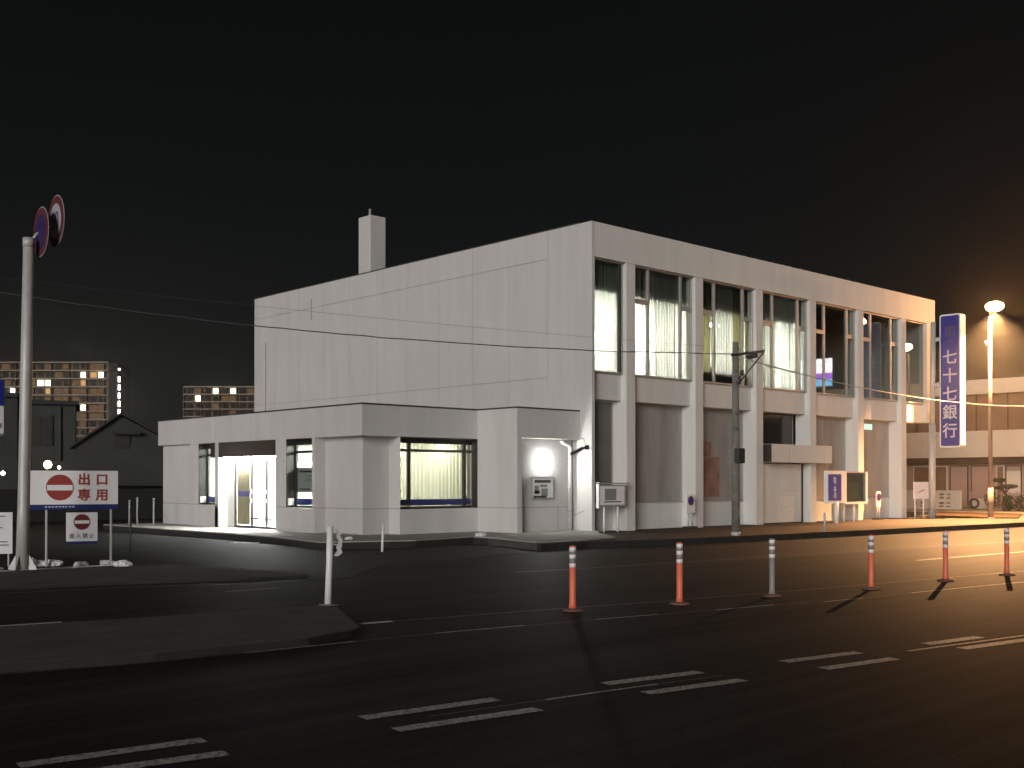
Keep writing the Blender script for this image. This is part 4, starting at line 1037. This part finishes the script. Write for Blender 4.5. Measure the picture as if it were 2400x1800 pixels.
hb('wall', 'house2', h2, hm2, -0.12, 2.31, 0, 5, -0.1, 5.0)
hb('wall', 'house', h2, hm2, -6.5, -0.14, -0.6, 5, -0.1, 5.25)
hb('roof', 'roof', h2, hm2, -0.3, 2.45, -0.25, 5.2, 5.002, 5.18)
hb('roof', 'roof', h2, hm2, -6.7, -0.1, -0.85, 5.2, 5.252, 5.45)
w = hb('window', 'house2', h2, hm2, 0.42, 1.32, -0.08, -0.01, 3.1, 4.5)
hb('pane', 'roof', w, hm2, 0.47, 0.84, -0.10, -0.082, 3.15, 4.42); hb('pane', 'roof', w, hm2, 0.90, 1.27, -0.10, -0.082, 3.15, 4.42)
MB().tube([(1.65,-0.06,4.9),(1.65,-0.06,2.4)], 0.06).build('drainpipe', 'house2', h2, mtx=hm2)
ly = thing('yard_lamp', 'small orange lamp glowing just above the exit sign', 'lamp', (-6.39,24,2.1))
T('post', 'steel', ly, [(-6.39,24.1,-0.1),(-6.39,24.1,2.2)], 0.03)
MB().blob((-6.39,24.0,2.13), 0.16, n=12, m=8, jit=0).build('bulb', 'sodium_far', ly, smooth=True)
pl = bpy.data.lights.new('yard_light', 'POINT'); pl.energy = 8; pl.color = (1,0.55,0.25); pl.shadow_soft_size = 0.2
plo = bpy.data.objects.new('yard_light', pl); C.objects.link(plo); plo.parent = ly; plo.location = (0,-0.3,0.03)
lw = thing('porch_lamp', 'tiny white lamp on the dark house left of the gable', 'lamp', (-5.0,26.6,1.9), 'small white bulbs')
MB().blob((-4.95,26.6,2.05), 0.07, n=8, m=6, jit=0).build('bulb', 'whitepoint', lw); T('post', 'steel', lw, [(-4.95,26.65,-0.1),(-4.95,26.65,2.0)], 0.02, 6)
bwl = B('boundary_wall', 'roof', None, -13, 2, 22.0, 22.15, -0.1, 1.15); tag(bwl, 'low dark wall behind the parking lot left of the annex', 'wall')

def flats(label, x0, y0, ux, uy, width, ztop, nf, fh, lit, warm, railw):
    """slab block of flats: local u runs along its front, d points away from the camera"""
    b = thing('flats_block', label, 'apartment building', (x0, y0, 0), 'far blocks of flats')
    u = Vector((ux, uy, 0)).normalized(); d = Vector((-u.y, u.x, 0))
    mtx = Matrix((u, d, Vector((0,0,1)))).transposed().to_4x4(); mtx.translation = Vector((x0, y0, 0))
    MB().box(0, width, 1.5, 14, -1, ztop-0.4).build('wall', 'apt', b, mtx=mtx)
    nb_ = int(width/6.2)
    for f in range(nf):
        z = ztop-fh*f
        MB().box(0, width, -0.15, 0.0, z-1.35, z-0.25).build('balcony_rail', 'aptrail' if f else 'aptrail', b, mtx=mtx) if False else None
        MB().box(-0.05, width+0.05, -0.2, 1.48, z-0.36, z).build('balcony_slab', 'aptrail', b, mtx=mtx)
        for k in range(nb_):
            w0 = 1.0+k*6.2
            for (a, c) in ((w0, w0+2.2), (w0+2.9, w0+4.6)):
                key = (f, k, a == w0); st_ = lit.get(key, 3 if random.random() < (0.55 if (k < 3 and width > 40) else 0.34) else 0)
                MB().box(a, c, 1.38, 1.49, z-2.55, z-0.65).build('window', 'litwin' if st_ == 1 else ('litwin2' if st_ == 2 else ('litdim' if st_ == 3 else 'aptdark')), b, mtx=mtx)
    for k in range(nb_+1):
        MB().box(k*6.2-0.1, k*6.2+0.1, -0.1, 1.47, -1, ztop-0.43).build('party_wall', 'apt', b, mtx=mtx)
    return b, mtx
u_ = (0.7322, -0.6811)
litA = {(1,7,False):1,(1,8,False):1,(1,1,False):1,(1,1,True):2,(1,8,True):2,(2,5,False):1,(2,5,True):1,(2,7,False):2,(2,1,False):2,(2,0,False):2,(1,0,False):2,(1,0,True):2,(0,0,False):2,(0,1,True):2,(0,0,True):2,(3,3,False):1,(3,5,False):2,(4,3,False):1,(4,3,True):1,(5,7,False):1,(7,6,False):1,(3,0,False):2,(2,1,True):2}
bA, mA = flats('wide far block of flats at the left with many lit windows', 96.4, 399.4, u_[0], u_[1], 57.5, 43.2, 14, 2.88, litA, None, 0)
MB().box(57.6, 60.4, 0, 13, -1, 42.6).build('stair_tower', 'aptdark', bA, mtx=mA)
MB().box(60.4, 60.8, 0.5, 13, -1, 41.0).build('stair_tower', 'aptdark', bA, mtx=mA)
for f in range(7):
    MB().box(60.9, 61.5, -0.1, 0.4, 40.9-f*2.88-(1.9 if f else 0.7), 40.9-f*2.88).build('stair_light', 'stair', bA, mtx=mA)
litB = {(0,1,False):1,(1,0,False):1,(0,2,False):1}
bB, mB = flats('smaller far block of flats just left of the bank', 157.8, 342.4, u_[0], u_[1], 31.0, 34.6, 12, 2.62, litB, None, 0)

# ================================================================== LIT SHOP PYLON ACROSS THE ROAD (seen mirrored in an upper window)
py = thing('shop_pylon_sign', 'tall lit white and violet shop sign mirrored in an upper bank window', 'sign', (46.6,-20.5,0))
T('mast', 'galv', py, [(46.75,-21.5,-0.1),(46.75,-21.5,8.5)], 0.12)
B('cabinet', 'white', py, 46.6, 46.9, -22.5, -19.9, 8.10, 10.20)
B('lit_face', 'pylon_white', py, 46.57, 46.59, -22.45, -19.95, 9.10, 10.12)
B('lit_face', 'pylon_pink', py, 46.57, 46.59, -22.45, -19.95, 8.67, 9.09)
B('lit_face', 'pylon_blue', py, 46.57, 46.59, -22.45, -19.95, 8.2, 8.66)

# ================================================================== HAZE (thin night air that glows round the lamps)
hz = MB().box(-120, 330, -60, 470, -1.6, 60).build('haze', M['wall'])
hm_, n, l, b = base_mat('haze_air'); n.remove(b)
pv = n.new('ShaderNodeVolumePrincipled'); pv.inputs['Color'].default_value = (0.9, 0.9, 0.9, 1)
pv.inputs['Density'].default_value = HAZE; pv.inputs['Anisotropy'].default_value = 0.90
l.new(pv.outputs[0], n['Material Output'].inputs['Volume'])
hz.data.materials.clear(); hz.data.materials.append(hm_); hz['kind'] = 'stuff'
